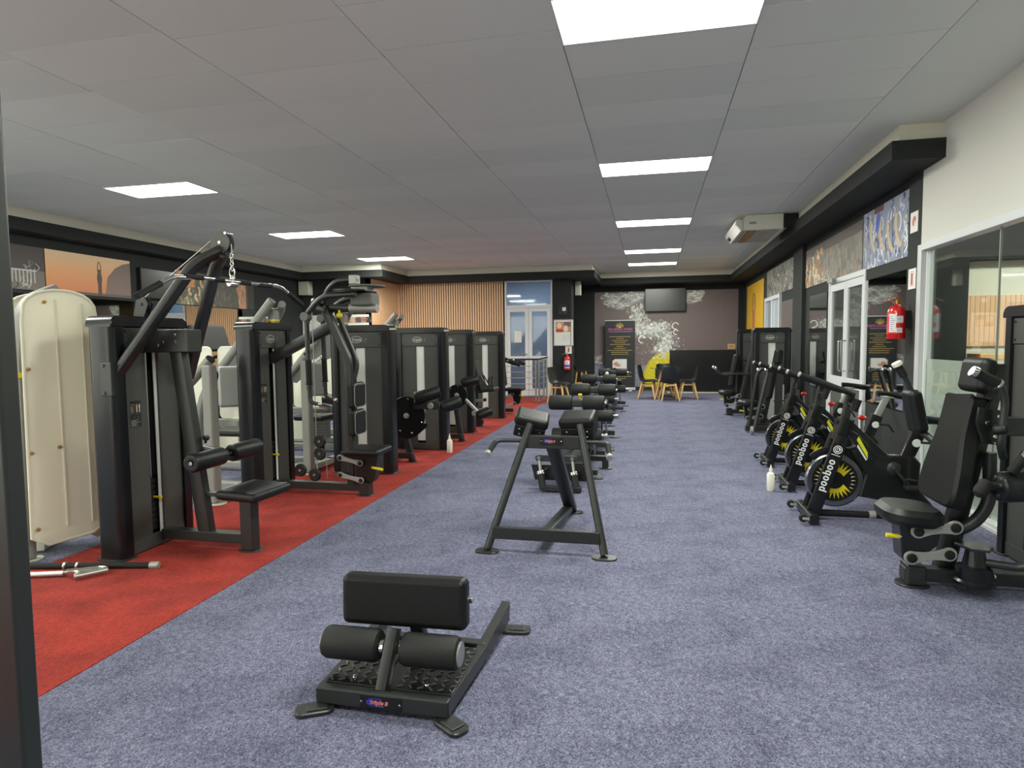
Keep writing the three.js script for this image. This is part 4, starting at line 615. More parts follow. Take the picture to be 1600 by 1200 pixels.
// ---------- sissy squat bench, nearest on the blue carpet ----------
{
  const t = thing('squat_bench', 'low black squat bench with upright pad and two foam rollers, nearest on blue carpet', 'exercise bench', [-1.02, 0, -2.5]);
  const P = (n, g, m = M.powder, l) => part(t, n, g, m, l);
  const fb = P('front_beam', [box(-1.298, .021, -2.24, -.742, .0885, -2.181, .008)]);
  const lp = part(fb, 'logo_plate', [box(-1.105, .028, -2.184, -.93, .082, -2.178, .002)], M.dark); part(lp, 'logo', quad(.17, .05, mat4(-1.018, .055, -2.1768)), tripleM); part(lp, 'bolt', [bolt(-1.098, .055, -2.178, .005, [0, 0, 1], .004), bolt(-.938, .055, -2.178, .005, [0, 0, 1], .004)], M.chrome);
  for (const s of [-1, 1]) {
    const prof = [[-2.185, .02], [-2.6, .03], [-2.98, .055], [-2.99, .15], [-2.9, .135], [-2.6, .092], [-2.185, .088]];
    const g = ext(prof.map(([z, y]) => [-z, y]), -.022, .022, .004); g.rotateY(Math.PI / 2); // x->-z
    P('side_rail', xf(g, new THREE.Matrix4().makeTranslation(-1.02 + s * .252, 0, 0)).map(q => { const p = q.attributes.position; for (let i = 0; i < p.count; i++) p.setX(i, p.getX(i) + (s * .035) * (-(p.getZ(i) + 2.185) / .8) * (s > 0 ? 1.8 : .6)); return q; }));
  }
  P('rear_beam', [box(-1.28, .04, -2.68, -.72, .1, -2.63, .006)]);
  const deck = P('tread_plate', [box(-1.272, .088, -2.6, -1.052, .096, -2.22, .003), box(-.985, .088, -2.6, -.742, .096, -2.22, .003), box(-1.06, .07, -2.62, -.98, .09, -2.2, .004)], M.plateBlack);
  const tr = []; for (let i = 0; i < 13; i++) for (let k = 0; k < 11; k++) { const x = -1.256 + i * .042, z = -2.242 - k * .034; if (x > -1.062 && x < -.976 || x > -.752) continue; const g = new THREE.BoxGeometry(.026, .004, .007); g.rotateY((i + k) % 2 ? .6 : -.9); g.translate(x, .0975, z); tr.push(g); }
  const tp = part(deck, 'tread_bars', tr, phy(0x4a4d4b, .32, { clearcoat: .4 })); tp.userData.kind = 'stuff';
  part(deck, 'bolt', [[-1.17, -2.27], [-.86, -2.27], [-.77, -2.55]].map(([x, z]) => lathe([[0, 0], [.01, 0], [.008, .005], [0, .006]], [x, .096, z], [x, 1, z], 10)), M.chrome);
  for (const [x, z, a] of [[-1.29, -2.16, .5], [-.73, -2.17, -.6], [-.655, -2.985, .1], [-1.31, -2.985, -.1]]) P('foot', xf([ext(rpts(-.075, -.042, .075, .042, .03), 0, .018, .004).rotateX(-Math.PI / 2), box(-.03, .016, -.028, .05, .024, .028, .004)], mat4(x, 0, z, a)));
  P('roller_post', [rtube([[-1.035, .06, -2.225], [-1.018, .285, -2.33]], .045, .06, .02, [0, 0, 1])]);
  const ax = P('roller_axle', [cyl([-1.33, .2, -2.335], [-.75, .203, -2.335], .02)], M.chrome);
  for (const x of [-1.085, -1.0]) part(ax, 'collar', [cyl([x, .2, -2.335], [x + .028, .2, -2.335], .034, .006)], M.chrome);
  for (const [a, b] of [[-1.33, -1.085], [-.985, -.745]]) { const r = P('foam_roller', [foam([a, .2, -2.335], [b, .203, -2.335], .067)], M.foam); const e = a < -1.2 ? a - .008 : b - .001; part(r, 'end_cap', [cyl([e, .2, -2.335], [e + .01, .2, -2.335], .05, .004, 24)], M.steel); }
  P('pad_post', [rtube([[-1.02, .05, -2.64], [-1.02, .36, -2.53]], .06, .06), box(-1.15, .26, -2.515, -.9, .42, -2.5)]);
  const pd = P('knee_pad', padG(.56, .215, .085, mat4(-1.02, .352, -2.455, 0, -.08, .02), .03), M.vinyl);
  part(pd, 'seam', xf([sweep(rrect(.545, .2, .03, 4).map(([a, b]) => V(a, b, .02)), circ(.0028, 6), [0, 0, 1], true)], mat4(-1.02, .352, -2.455, 0, -.08, .02)), M.vinylGrey);
  P('pull_pin', [cyl([-.745, .36, -2.49], [-.728, .36, -2.49], .014)], M.chrome);
}
// ---------- back extension bench ----------
{
  const t = thing('back_extension_bench', 'black A-framed back extension bench with two angled thigh pads, middle of blue carpet', 'exercise bench', [-.67, 0, -4.5]);
  const P = (n, g, m = M.powder) => part(t, n, g, m);
  for (const [a, b] of [[[-.845, .86, -4.42], [-1.1, .02, -4.13]], [[-.49, .86, -4.42], [-.295, .02, -4.14]]]) { const l = P('leg', [sweep([V(...a), V(...b)], circ(.027, 18, .022), [0, 0, 1])]); part(l, 'foot', footPlate(b[0], b[2] + .01, 0, .17, .11), M.powder); }
  P('front_beam', [box(-1.065, .088, -4.18, -.325, .172, -4.135, .006)]);
  const cb = P('cross_beam', [box(-.88, .685, -4.43, -.455, .78, -4.38, .006)]);
  const lp = part(cb, 'logo_plate', box(-.77, .715, -4.382, -.605, .768, -4.374, .002), M.dark); part(lp, 'logo', quad(.16, .048, mat4(-.688, .742, -4.3728)), tripleM); part(lp, 'bolt', [bolt(-.76, .742, -4.374, .005), bolt(-.615, .742, -4.374, .005)], M.chrome);
  const mp = P('rear_post', [rtube([[-.685, .72, -4.42], [-.655, .03, -5.22]], .1, .06, .02, [0, 0, 1], .01)]); part(mp, 'foot', footPlate(-.64, -5.22, 0, .18, .1), M.powder);
  P('spine', [rtube([[-.7, .128, -4.17], [-.665, .05, -5.2]], .075, .055)]);
  for (const [x, y, rz, w] of [[-.85, .885, -.24, .25], [-.51, .885, .06, .26]]) { const m = mat4(x, y, -4.52, rz > 0 ? -.1 : .1, .3, rz), p = P('thigh_pad', padG(w, .08, .2, m, .03), M.vinyl); part(p, 'pad_board', xf([box(-w / 2 + .012, -.125, -.09, w / 2 - .012, -.03, .094, .012)], m), M.dark); part(p, 'bolt', xf([[-.075, -.06], [.075, -.06], [-.07, -.1], [.07, -.1]].map(([a, b]) => bolt(a, b, .093, .007)), m), M.chrome); }
  for (const s of [-1, 1]) { const x = -.69 + s * .19, e = -.69 + s * .4, h = P('handle', [tube([[x, .735, -4.42], [e, .735, -4.4], [e + s * .02, .68, -4.25]], .014, .05)]); part(h, 'grip', [cyl([e + s * .004, .725, -4.36], [e + s * .022, .672, -4.23], .019)], M.rubber); part(h, 'end_cap', [cyl([e + s * .021, .676, -4.235], [e + s * .025, .664, -4.205], .023)], M.silver); }
}
// ---------- row of ab benches with foam rollers ----------
function abBench() {
  const X = -.74, Z = -6.6, t = thing('roller_bench', 'black ab bench with foam rollers and low upright foot plate, first of the row', 'exercise bench', [X, 0, Z], 'ab benches in a row on the blue carpet');
  const P = (n, g, m = M.powder) => part(t, n, g, m);
  for (const [a, b] of [[-.3, -.055], [.055, .28]]) P('foam_roller', [foam([X + a, .81, Z + .1], [X + b, .81, Z + .1], .077)], M.foam);
  const br = P('roller_bracket', [box(X - .065, .77, Z + .04, X + .065, .85, Z + .16, .02)]); part(br, 'axle', [cyl([X - .3, .81, Z + .1], [X + .3, .81, Z + .1], .016)], M.chrome);
  for (const s of [-1, 1]) P('roller_post', [tube([[X + s * .06, .79, Z + .1], [X + s * .06, .45, Z + .0], [X + s * .05, .12, Z - .15]], .017, .1)], M.steel);
  knob(t, [X + .02, .85, Z + .05], [0, 1, 0], M.yellow, .9);
  for (const [a, b] of [[-.27, -.06], [.04, .25]]) { const r = P('foam_roller', [foam([X + a, .47, Z + .1], [X + b, .47, Z + .1], .074)], M.foam); }
  P('axle', [cyl([X - .27, .47, Z + .1], [X + .3, .47, Z + .1], .016)], M.steel); P('axle_cap', [cyl([X + .27, .47, Z + .1], [X + .31, .47, Z + .1], .024)], M.chrome);
  P('spine', [box(X - .04, .04, Z + .05, X + .04, .11, Z - 1.15, .008), box(X - .16, .04, Z - 1.14, X + .2, .11, Z - 1.06, .008), box(X - .2, .04, Z - .02, X + .2, .1, Z + .06, .008)]);
  for (const s of [-1, 1]) P('foot', [...footPlate(X + s * .2, Z - 1.1, 0, .14, .12), ...footPlate(X + s * .2, Z + .02, 0, .12, .12)]);
  P('seat_pad', [padG(.3, .07, .34, mat4(X, .6, Z - .3), .03)], M.vinyl); P('back_pad', [padG(.3, .07, .75, mat4(X, .44, Z - .84, 0, -.3), .03)], M.vinyl);
  P('upright', [rtube([[X, .08, Z - .15], [X, .57, Z - .3]], .06, .06), rtube([[X, .08, Z - 1.05], [X, .36, Z - .95]], .05, .05)]); P('gas_strut', [cyl([X + .09, .1, Z - .9], [X + .1, .5, Z - .45], .014)], M.silver);
  return t;
}
{
  const b = abBench();
  copy(b, [-.72, 0, -8.35], 0, 'black ab bench with two foam rollers, second of the row from the camera');
  copy(b, [-.84, 0, -10.75], 0, 'black ab bench with two foam rollers, third of the row from the camera');
  copy(b, [-.74, 0, -13.0], 0, 'black ab bench with two foam rollers, furthest of the row before the banner');
  scene.children.filter(o => /^roller_bench_/.test(o.name)).forEach(o => o.traverse(m => { if (m.name === 'adjuster_knob') m.material = M.dark; }));
  const P = (n, g, m = M.powder) => part(b, n, g, m);
  P('foot_plate', [ext([[-1.15, .235], [-.6, .235], [-.585, .085], [-1.115, .085]], -6.06, -6.04, .003)], M.plateBlack);
  P('link_bar', [ext(rpts(-1.095, .285, -.69, .345, .03), -5.99, -5.96, .004)], M.powder);
  for (const x of [-1.06, -.735]) { const d = P('damper', [cyl([x + .05, .03, -5.9], [x + .02, .175, -5.95], .034)], M.dark); part(d, 'piston', [cyl([x + .02, .17, -5.95], [x, .32, -5.98], .016)], M.steel); part(d, 'collar', [cyl([x + .023, .16, -5.945], [x + .016, .19, -5.955], .04)], M.chrome); part(d, 'bolt', [bolt(x, .318, -5.962, .02)], M.chrome); }
  P('base_beam', [box(-1.03, .012, -5.96, -.64, .06, -5.88, .006), box(-.88, .03, -5.95, -.8, .1, -7.1, .006), box(-.95, .09, -7.15, -.5, .15, -7.07, .008)]);
  P('seat_pad', [padG(.3, .07, .42, mat4(-.8, .24, -6.6, 0, .35), .03)], M.vinylGrey); P('upright', [rtube([[-.9, .08, -6.7], [-.9, .4, -6.75]], .05, .05)]);
  const f = P('foot_block', [box(-.53, .012, -7.16, -.46, .15, -7.06, .006)]); part(f, 'foot', footPlate(-.49, -7.11, 0, .15, .13), M.powder); part(f, 'bolt', [bolt(-.46, .12, -7.1, .016, [1, 0, 0], .02)], M.chrome);
  const t = thing('preacher_post', 'pair of thin black posts with white ball tips behind the third ab bench', 'exercise stand', [-.85, 0, -12.2]);
  part(t, 'base', [box(-1.0, .02, -12.3, -.7, .08, -12.1, .01)], M.powder);
  for (const [x, h] of [[-.93, .72], [-.82, .8]]) { const p = part(t, 'post', tube([[x, .06, -12.2], [x, h, -12.2]], .02), M.powder); part(p, 'ball_tip', new THREE.SphereGeometry(.035, 14, 10).translate(x, h + .02, -12.2), M.whitePlastic); }
}
// ---------- white spray bottles ----------
function bottle(x, z, label, y = 0) {
  const t = thing('spray_bottle', label, 'bottle', [x, y, z], 'white squeeze bottles on the floor');
  part(t, 'body', [lathe([[0, 0], [.034, 0], [.037, .006], [.037, .15], [.03, .17], [.014, .18], [0, .18]], [x, y, z], [x, y + 1, z], 20)], M.bottle); part(t, 'nozzle', [lathe([[.015, 0], [.016, .02], [.006, .055], [.004, .07], [0, .071]], [x, y + .18, z], [x, y + 1, z], 14)], M.bottle);
}
bottle(-2.58, -7.82, 'white squeeze bottle on the red carpet at the foot of the fourth tower'); bottle(1.13, -6.33, 'white squeeze bottle on the blue carpet beside the spin bikes');
// ---------- spin bikes ----------
const pooTex = canvasTex(512, 110, (g, w, h) => {
  g.fillStyle = '#101113'; g.fillRect(0, 0, w, h); g.fillStyle = '#f0f0ee'; g.strokeStyle = '#f0f0ee'; g.textBaseline = 'alphabetic'; g.font = 'bold 96px sans-serif'; g.save(); g.translate(10, 74); g.scale(.98, 1); g.fillText('pooboo', 0, 0); g.restore();
  g.lineWidth = 6; g.beginPath(); g.moveTo(398, 12); g.lineTo(398, 98); g.stroke(); g.beginPath(); g.arc(456, 55, 42, 0, 7); g.fill(); g.fillStyle = '#101113'; g.lineWidth = 8; g.strokeStyle = '#101113'; g.beginPath(); g.arc(456, 55, 30, 0, 7); g.stroke(); g.fillRect(444, 38, 9, 40); g.beginPath(); g.arc(460, 50, 10, 0, 7); g.stroke();
});
const burstTex = canvasTex(512, 512, (g, w, h) => {
  g.fillStyle = '#0d0e0f'; g.fillRect(0, 0, w, h); g.translate(256, 256);
  for (let i = 0; i < 28; i++) { const a = i / 28 * 6.2832; g.save(); g.rotate(a); const big = Math.abs(Math.sin(a)) > .55; g.fillStyle = big ? '#e3cf1a' : '#d9cfa0'; g.beginPath(); if (big) { g.moveTo(96, -22); g.lineTo(215, 0); g.lineTo(96, 22); } else { g.moveTo(170, -7); g.lineTo(216, 0); g.lineTo(170, 7); } g.fill(); g.restore(); }
});
const pooM = prt(pooTex, .4), burstM = prt(burstTex, .35), accM = prt(canvasTex(128, 64, (g, w, h) => { g.fillStyle = '#141516'; g.fillRect(0, 0, w, h); g.fillStyle = '#d6d81c'; g.beginPath(); g.moveTo(8, 6); g.lineTo(96, 6); g.lineTo(124, 30); g.lineTo(20, 34); g.fill(); g.fillStyle = '#dcdedc'; g.beginPath(); g.moveTo(40, 42); g.lineTo(126, 36); g.lineTo(126, 50); g.lineTo(50, 58); g.fill(); }), .4);
function spinBike(dx, z0, seatY, label) {
  const k = 1.0265, B = (x, y, z = 0) => [x * k + dx, 1.45 + (y - 1.45) * k, z0 + z];
  const t = thing('spin_bike', label, 'exercise bike', [1.75 + dx, 0, z0], 'spin bikes in a row along the right wall'); const P = (n, g, m = M.powder) => part(t, n, g, m);
  const c = B(1.407, .348), fw = P('flywheel', [lathe([[.17, 0], [.205, 0], [.216, .008], [.216, .046], [.205, .054], [.17, .054], [.17, 0]], [c[0], c[1], z0 - .027], [c[0], c[1], z0 + 1], 48)], M.darkChrome);
  part(fw, 'disc', [cyl([c[0], c[1], z0 - .02], [c[0], c[1], z0 + .02], .19, .002, 44)], M.plateBlack);
  const face = new THREE.CircleGeometry(.187, 40).translate(c[0], c[1], z0 + .0212); part(fw, 'printed_face', face, burstM);
  for (const s of [1, -1]) {
    const a = B(1.235, .075, s * .075), b = B(1.44, .70, s * .075), f = P('fork', [rtube([a, b], .03, .105, .02, [1, 0, 0], .008)], M.plateBlack);
    if (s > 0) { const an = Math.atan2(b[1] - a[1], b[0] - a[0]), f2 = .6; part(f, 'lettering', quad(.41, .088, mat4(a[0] + (b[0] - a[0]) * f2, a[1] + (b[1] - a[1]) * f2, z0 + .0915, 0, 0, an)), pooM); }
  }
  P('wheel_guard', [sweep(Array.from({ length: 13 }, (_, i) => { const q = .35 + i / 12 * 2.0; return V(c[0] + .235 * Math.cos(q), c[1] + .235 * Math.sin(q), z0); }), rrect(.075, .012, .004), [0, 0, 1])], M.gloss);
  P('head_tube', [rtube([B(1.43, .66), B(1.475, .83)], .115, .1, .02, [1, 0, 0], .02)], M.plateBlack);
  P('neck_collar', [ext([[1.405, .82], [1.425, .72], [1.5, .72], [1.535, .82]].map(([x, y]) => B(x, y).slice(0, 2)), z0 - .045, z0 + .045, .006)], M.rubber);
  P('stem', [rtube([B(1.468, .8), B(1.515, 1.035)], .05, .06, .02, [1, 0, 0])], M.powder);
  const hb = P('handlebar', [tube([B(1.09, 1.185, .22), B(1.3, 1.1, .22), B(1.47, 1.035, .2), B(1.5, 1.035, 0), B(1.47, 1.035, -.2), B(1.3, 1.1, -.22), B(1.09, 1.185, -.22)], .019, .1, 12), tube([B(1.22, 1.15, .07), B(1.36, 1.09, .07), B(1.49, 1.04, .08)], .017, .08, 12), tube([B(1.22, 1.15, -.07), B(1.36, 1.09, -.07), B(1.49, 1.04, -.08)], .017, .08, 12)], M.rubber);
  part(hb, 'end_cap', [cyl(B(1.085, 1.187, .22), B(1.105, 1.179, .22), .022, .008), cyl(B(1.085, 1.187, -.22), B(1.105, 1.179, -.22), .022, .008)], M.silver);
  P('bottle_holder', [cyl(B(1.5, .9, .12), B(1.53, .99, .12), .03), rtube([B(1.49, .95, .0), B(1.5, .94, .12)], .02, .02)], M.rubber);
  P('main_frame', [rtube([B(1.47, .8), B(1.8, .47), B(2.1, .1)], .075, .09, .1, [0, 1, 0], .01)], M.plateBlack);
  P('chain_guard', [ext([[1.5, .6], [1.6, .62], [1.74, .55], [1.95, .56], [2.0, .5], [1.99, .3], [1.93, .17], [1.58, .23], [1.62, .4]].map(([x, y]) => B(x, y).slice(0, 2)), z0 - .06, z0 + .045, .012)], M.plateBlack);
  P('belly_guard', [ext([[1.46, .78], [1.56, .72], [1.7, .56], [1.66, .46], [1.6, .52]].map(([x, y]) => B(x, y).slice(0, 2)), z0 - .05, z0 + .05, .01)], M.gloss);
  { const a = B(1.535, .7), b = B(1.63, .52); P('accent_sticker', quad(.21, .06, mat4((a[0] + b[0]) / 2, (a[1] + b[1]) / 2, z0 + .0515, 0, 0, Math.atan2(b[1] - a[1], b[0] - a[0]))), accM); }
  const kn = P('resistance_stem', [cyl(B(1.6, .68), B(1.597, .82), .012)], M.chrome); part(kn, 'resistance_knob', [lathe([[0, 0], [.014, 0], [.03, .012], [.034, .022], [.02, .038], [0, .04]], B(1.597, .82), B(1.59, 1.5), 18)], M.redKnob);
  const cr = B(1.81, .46), ck = P('crank', [lathe([[0, 0], [.05, 0], [.05, .012], [.02, .03], [0, .03]], [cr[0], cr[1], z0 + .045], [cr[0], cr[1], z0 + 1], 20), cyl([cr[0], cr[1], z0 - .08], [cr[0], cr[1], z0 + .08], .016)], M.powder);
  for (const s of [1, -1]) part(ck, 'crank_arm', rtube([[cr[0], cr[1], z0 + s * .075], [cr[0] + s * .1, cr[1] - s * .13, z0 + s * .085]], .028, .016, .02, [0, 0, 1]), M.powder);
  for (const s of [1, -1]) part(ck, 'pedal', [box(cr[0] + s * .1 - .05, cr[1] - s * .13 - .014, z0 + s * .1, cr[0] + s * .1 + .05, cr[1] - s * .13 + .014, z0 + s * .19, .008), tube([[cr[0] + s * .1 - .04, cr[1] - s * .13, z0 + s * .11], [cr[0] + s * .1 - .05, cr[1] - s * .13 + .07, z0 + s * .145], [cr[0] + s * .1 + .02, cr[1] - s * .13 + .06, z0 + s * .17]], .008, .03, 6)], M.rubber);
  const sp = P('seat_post_sleeve', [rtube([B(1.86, .42), B(1.985, .74)], .075, .1, .02, [1, 0, 0], .01)], M.plateBlack);
  { const p = B(1.965, .655, .041); part(sp, 'emblem', [lathe([[0, 0], [.032, 0], [.03, .004], [0, .004]], p, [p[0], p[1], p[2] + 1], 28)], M.strip); }
  const le = B(2.02, .66); P('seat_lever', [tube([[le[0] - .03, le[1], z0 + .04], [le[0] + .05, le[1], z0 + .06], [le[0] + .09, le[1] - .07, z0 + .06]], .009, .03, 8)], M.dark);
  const dy = seatY - .84; P('seat_post', [rtube([B(1.975, .71), B(2.015 + dy * .4, .79 + dy)], .04, .055, .02, [1, 0, 0])], M.silver);
  P('seat_slider', [rtube([B(1.96 + dy * .4, .8 + dy), B(2.17 + dy * .4, .8 + dy)], .035, .03)], M.chrome);
  { const n = [], sx = [[0, .026], [.06, .024], [.12, .03], [.17, .06], [.22, .085], [.26, .08], [.275, .05]], base = B(1.94 + dy * .4, .83 + dy); const path = sx.map(([u]) => V(base[0] + u * 1.02, base[1] + .012 * Math.cos(u * 12), z0)); const g = []; for (let i = 0; i < sx.length - 1; i++) { const a = sx[i], b = sx[i + 1]; } 
    const geo = new THREE.BufferGeometry(), PP = [], II = [], N = 16; sx.forEach(([u, w], i) => { for (let j = 0; j < N; j++) { const q = j / N * 6.2832, yy = Math.sin(q); PP.push(path[i].x, path[i].y + (yy > 0 ? .016 : .034 + w * .15) * yy, z0 + w * Math.cos(q)); } }); for (let i = 0; i < sx.length - 1; i++) for (let j = 0; j < N; j++) { const a = i * N + j, b = i * N + (j + 1) % N; II.push(a, b, a + N, b, b + N, a + N); } for (let j = 1; j < N - 1; j++) { II.push(0, j + 1, j); const o = (sx.length - 1) * N; II.push(o, o + j, o + j + 1); } geo.setAttribute('position', new THREE.Float32BufferAttribute(PP, 3)); geo.setAttribute('uv', new THREE.Float32BufferAttribute(new Float32Array(PP.length / 3 * 2), 2)); geo.setIndex(II); P('saddle', toCreasedNormals(geo.toNonIndexed(), 1.2), M.vinyl); }
  const fs = B(1.215, .055); P('front_stabilizer', [rtube([[fs[0], .05, z0 + .25], [fs[0], .05, z0 - .25]], .07, .065, .02, [0, 1, 0], .015)], M.plateBlack);
  for (const z of [.22, -.22]) { const w = P('transport_wheel', [cyl([fs[0] - .075, .052, z0 + z - .018], [fs[0] - .075, .052, z0 + z + .018], .032, .008)], M.rubber); part(w, 'wheel_fork', [rtube([[fs[0], .05, z0 + z + .024], [fs[0] - .08, .052, z0 + z + .024]], .022, .006, .02, [0, 0, 1]), bolt(fs[0] - .075, .052, z0 + z + .02, .012)], M.silver); }
  P('floor_tube', [tube([B(1.22, .08), B(1.78, .08)], .028), tube([B(1.78, .08), B(2.1, .08)], .026)], M.plateBlack); P('tube_band', [cyl(B(1.66, .08), B(1.71, .08), .03)], M.silver);
  const rs = B(2.1, .05); P('rear_stabilizer', [rtube([[rs[0], .05, z0 + .25], [rs[0], .05, z0 - .25]], .07, .065, .02, [0, 1, 0], .015)], M.plateBlack);
  return t;
}
spinBike(0, -5.42, .85, 'black spin bike with yellow sunburst flywheel, nearest the camera of the three');
spinBike(.06, -6.52, .95, 'black spin bike with yellow sunburst flywheel, middle of the three');
spinBike(.08, -7.72, .95, 'black spin bike with yellow sunburst flywheel, furthest of the three');
// ---------- seated press machines on the right ----------
function seatUnit(t, X, Z, s = 1) {    // X,Z: offsets from the near machine's measured place
  const P = (n, g, m = M.powder) => part(t, n, g, m), q = (x, y, z) => [x + X, y, z + Z];
  P('base_beam', [box(1.46 + X, .03, -4.09 + Z, 2.32 + X, .105, -4.0 + Z, .008)]); const f = P('foot_block', [box(1.465 + X, .012, -4.1 + Z, 1.565 + X, .13, -3.97 + Z, .012)]); part(f, 'foot', footPlate(1.51 + X, -4.03 + Z, 0, .18, .15), M.powder);
  P('upright', [rtube([q(1.69, .05, -4.1), q(1.92, 1.22, -4.1)], .085, .095, .02, [1, 0, 0], .012)]);
  const st = P('seat_pad', [xf(ext(rrect(.32, .37, .13, 7), -.048, .048, .03).rotateX(Math.PI / 2), mat4(1.475 + X, .43, -4.02 + Z, 0, 0, -.06))], M.vinyl);
  P('seat_bracket', [ext([[1.4, .385], [1.62, .385], [1.6, .27], [1.5, .17], [1.42, .18]].map(([x, y]) => [x + X, y]), -4.07 + Z, -3.93 + Z, .006)], M.plateBlack);
  links(t, [[[1.492 + X, .35], [1.677 + X, .382], .04], [[1.461 + X, .196], [1.651 + X, .227], .04]], -3.925 + Z);
  const lv = P('seat_lever', [cyl(q(1.43, .31, -3.95), q(1.4, .31, -3.94), .014)], M.chrome); part(lv, 'lever_handle', [rtube([q(1.4, .31, -3.94), q(1.335, .315, -3.94)], .03, .022, .02, [0, 1, 0], .009)], M.yellow);
}
{
  const t = thing('rear_delt_machine', 'large black seated arm machine with padded back and headrest, right edge of the photo', 'gym machine', [1.9, 0, -4.1]); seatUnit(t, 0, 0);
  const P = (n, g, m = M.powder) => part(t, n, g, m);
  tower(t, mat4(2.385, 0, -4.43, R90), { L: .72, D: .2 });
  { // contoured back pad, facing the aisle
    const o = [[-.15, .31], [.15, .31], [.16, .29], [.165, .1], [.215, -.1], [.23, -.24], [.2, -.31], [.14, -.325], [-.14, -.325], [-.2, -.31], [-.23, -.24], [-.215, -.1], [-.165, .1], [-.16, .29]];
    const g = ext(new THREE.Shape(new THREE.SplineCurve(o.concat([o[0]]).map(p => new THREE.Vector2(...p))).getPoints(70)), -.045, .045, .016);
    const m = mat4(1.715, .81, -4.07, R90, -.19); const bp = P('back_pad', xf(g, m), M.vinyl); part(bp, 'pad_board', xf([box(-.15, -.3, -.06, .15, .3, -.042, .004)], m), M.dark);
    P('headrest', padG(.27, .2, .085, mat4(1.815, 1.235, -4.05, R90, -.15), .04), M.vinyl);
    P('headrest_bracket', [box(1.85, 1.14, -4.13, 1.93, 1.3, -3.98, .01)], M.plateBlack);
  }
  const pl = P('side_plate', [ext([[1.745, 1.07], [1.87, 1.05], [1.885, .86], [1.77, .87], [1.735, .98]], -3.88, -3.865, .003), box(1.78, .9, -4.0, 1.86, 1.04, -3.87, .006)], M.plateBlack); part(pl, 'bolt', [[1.79, .985], [1.845, 1.02], [1.83, .91]].map(([x, y]) => bolt(x, y, -3.865, .011)), M.chrome);
  part(pl, 'adjuster_knob', [cyl([1.83, .965, -3.865], [1.8, .955, -3.8], .014), cyl([1.79, .95, -3.8], [1.845, .965, -3.77], .026, .01)], M.dark);
  const ar = P('arm', [tube([[1.68, 1.268, -3.79], [1.815, 1.19, -3.79], [1.835, 1.1, -3.79], [1.82, .88, -3.79], [1.86, .8, -3.84]], .019, .035)]); part(ar, 'grip', [cyl([1.69, 1.262, -3.79], [1.8, 1.2, -3.79], .0275, .004)], M.rubber); part(ar, 'end_cap', [cyl([1.672, 1.272, -3.79], [1.697, 1.258, -3.79], .031), cyl([1.795, 1.203, -3.79], [1.808, 1.195, -3.79], .03)], M.chrome);
  P('pivot_beam', [box(1.86, .9, -4.06, 2.3, 1.0, -3.96, .01)]);
  const cy = P('arm_roller', [lathe([[0, 0], [.05, 0], [.075, .015], [.082, .05], [.082, .34], [.06, .36], [0, .36]], [1.79, .655, -3.76], [2.2, .66, -3.84], 30)], M.gloss); part(cy, 'roller_hub', [cyl([1.72, .668, -3.745], [1.8, .655, -3.762], .024), ...[0, 1, 2, 3, 4].map(i => cyl([1.785, .655 + .05 * Math.cos(i * 1.257), -3.76 + .05 * Math.sin(i * 1.257)], [1.81, .655 + .05 * Math.cos(i * 1.257), -3.765 + .05 * Math.sin(i * 1.257)], .012))], M.powder);
  const hk = P('hand_knob', [lathe([[0, 0], [.02, 0], [.032, .01], [.036, .06], [.03, .085], [.012, .1], [0, .1]], [1.745, .69, -3.74], [1.69, .61, -3.72], 20)], M.rubber);
  const g2 = P('grip', [cyl([1.85, .74, -3.74], [1.905, .83, -3.72], .026)], M.rubber); part(g2, 'end_cap', [cyl([1.9, .822, -3.722], [1.915, .846, -3.717], .03)], M.chrome);
  P('curved_tube', [tube([[1.7, .33, -4.0], [1.82, .4, -4.0], [1.88, .52, -4.0], [1.87, .8, -4.0]], .034, .14)]);
  const cm = P('pivot_housing', [lathe([[0, 0], [.1, 0], [.1, .02], [.085, .03], [.085, .1], [.06, .11], [.045, .2], [0, .2]], [1.79, .06, -3.94], [1.79, 1, -3.94], 28)], M.gloss); part(cm, 'cam_plate', [ext([[1.71, .06], [1.78, .1], [1.86, .07], [1.88, 0], [1.83, -.07], [1.75, -.06]].map(([x, y]) => [x, y + 3.94]), .26, .275).rotateX(-Math.PI / 2)], M.powder); part(cm, 'bolt', [bolt(1.88, .11, -3.93, .012, [1, 0, 0], .012)], M.chrome);
  P('swing_tube', [tube([[1.8, .19, -3.93], [2.0, .19, -3.86], [2.08, .27, -3.83], [2.09, .6, -3.83]], .024, .1)]);
  { const a = P('arm', [tube([[1.6, 1.275, -4.62], [1.655, 1.18, -4.62], [1.69, 1.1, -4.62]], .017, .05), tube([[1.755, .83, -4.6], [1.83, .75, -4.5], [1.9, .7, -4.2]], .026, .06)]); part(a, 'grip', [cyl([1.603, 1.27, -4.62], [1.645, 1.195, -4.62], .0265)], M.rubber); part(a, 'end_cap', [cyl([1.592, 1.288, -4.62], [1.606, 1.264, -4.62], .032)], M.whitePlastic); P('elbow_pad', padG(.085, .29, .17, mat4(1.715, .965, -4.62, 0, 0, .2), .035), M.vinyl); }
}
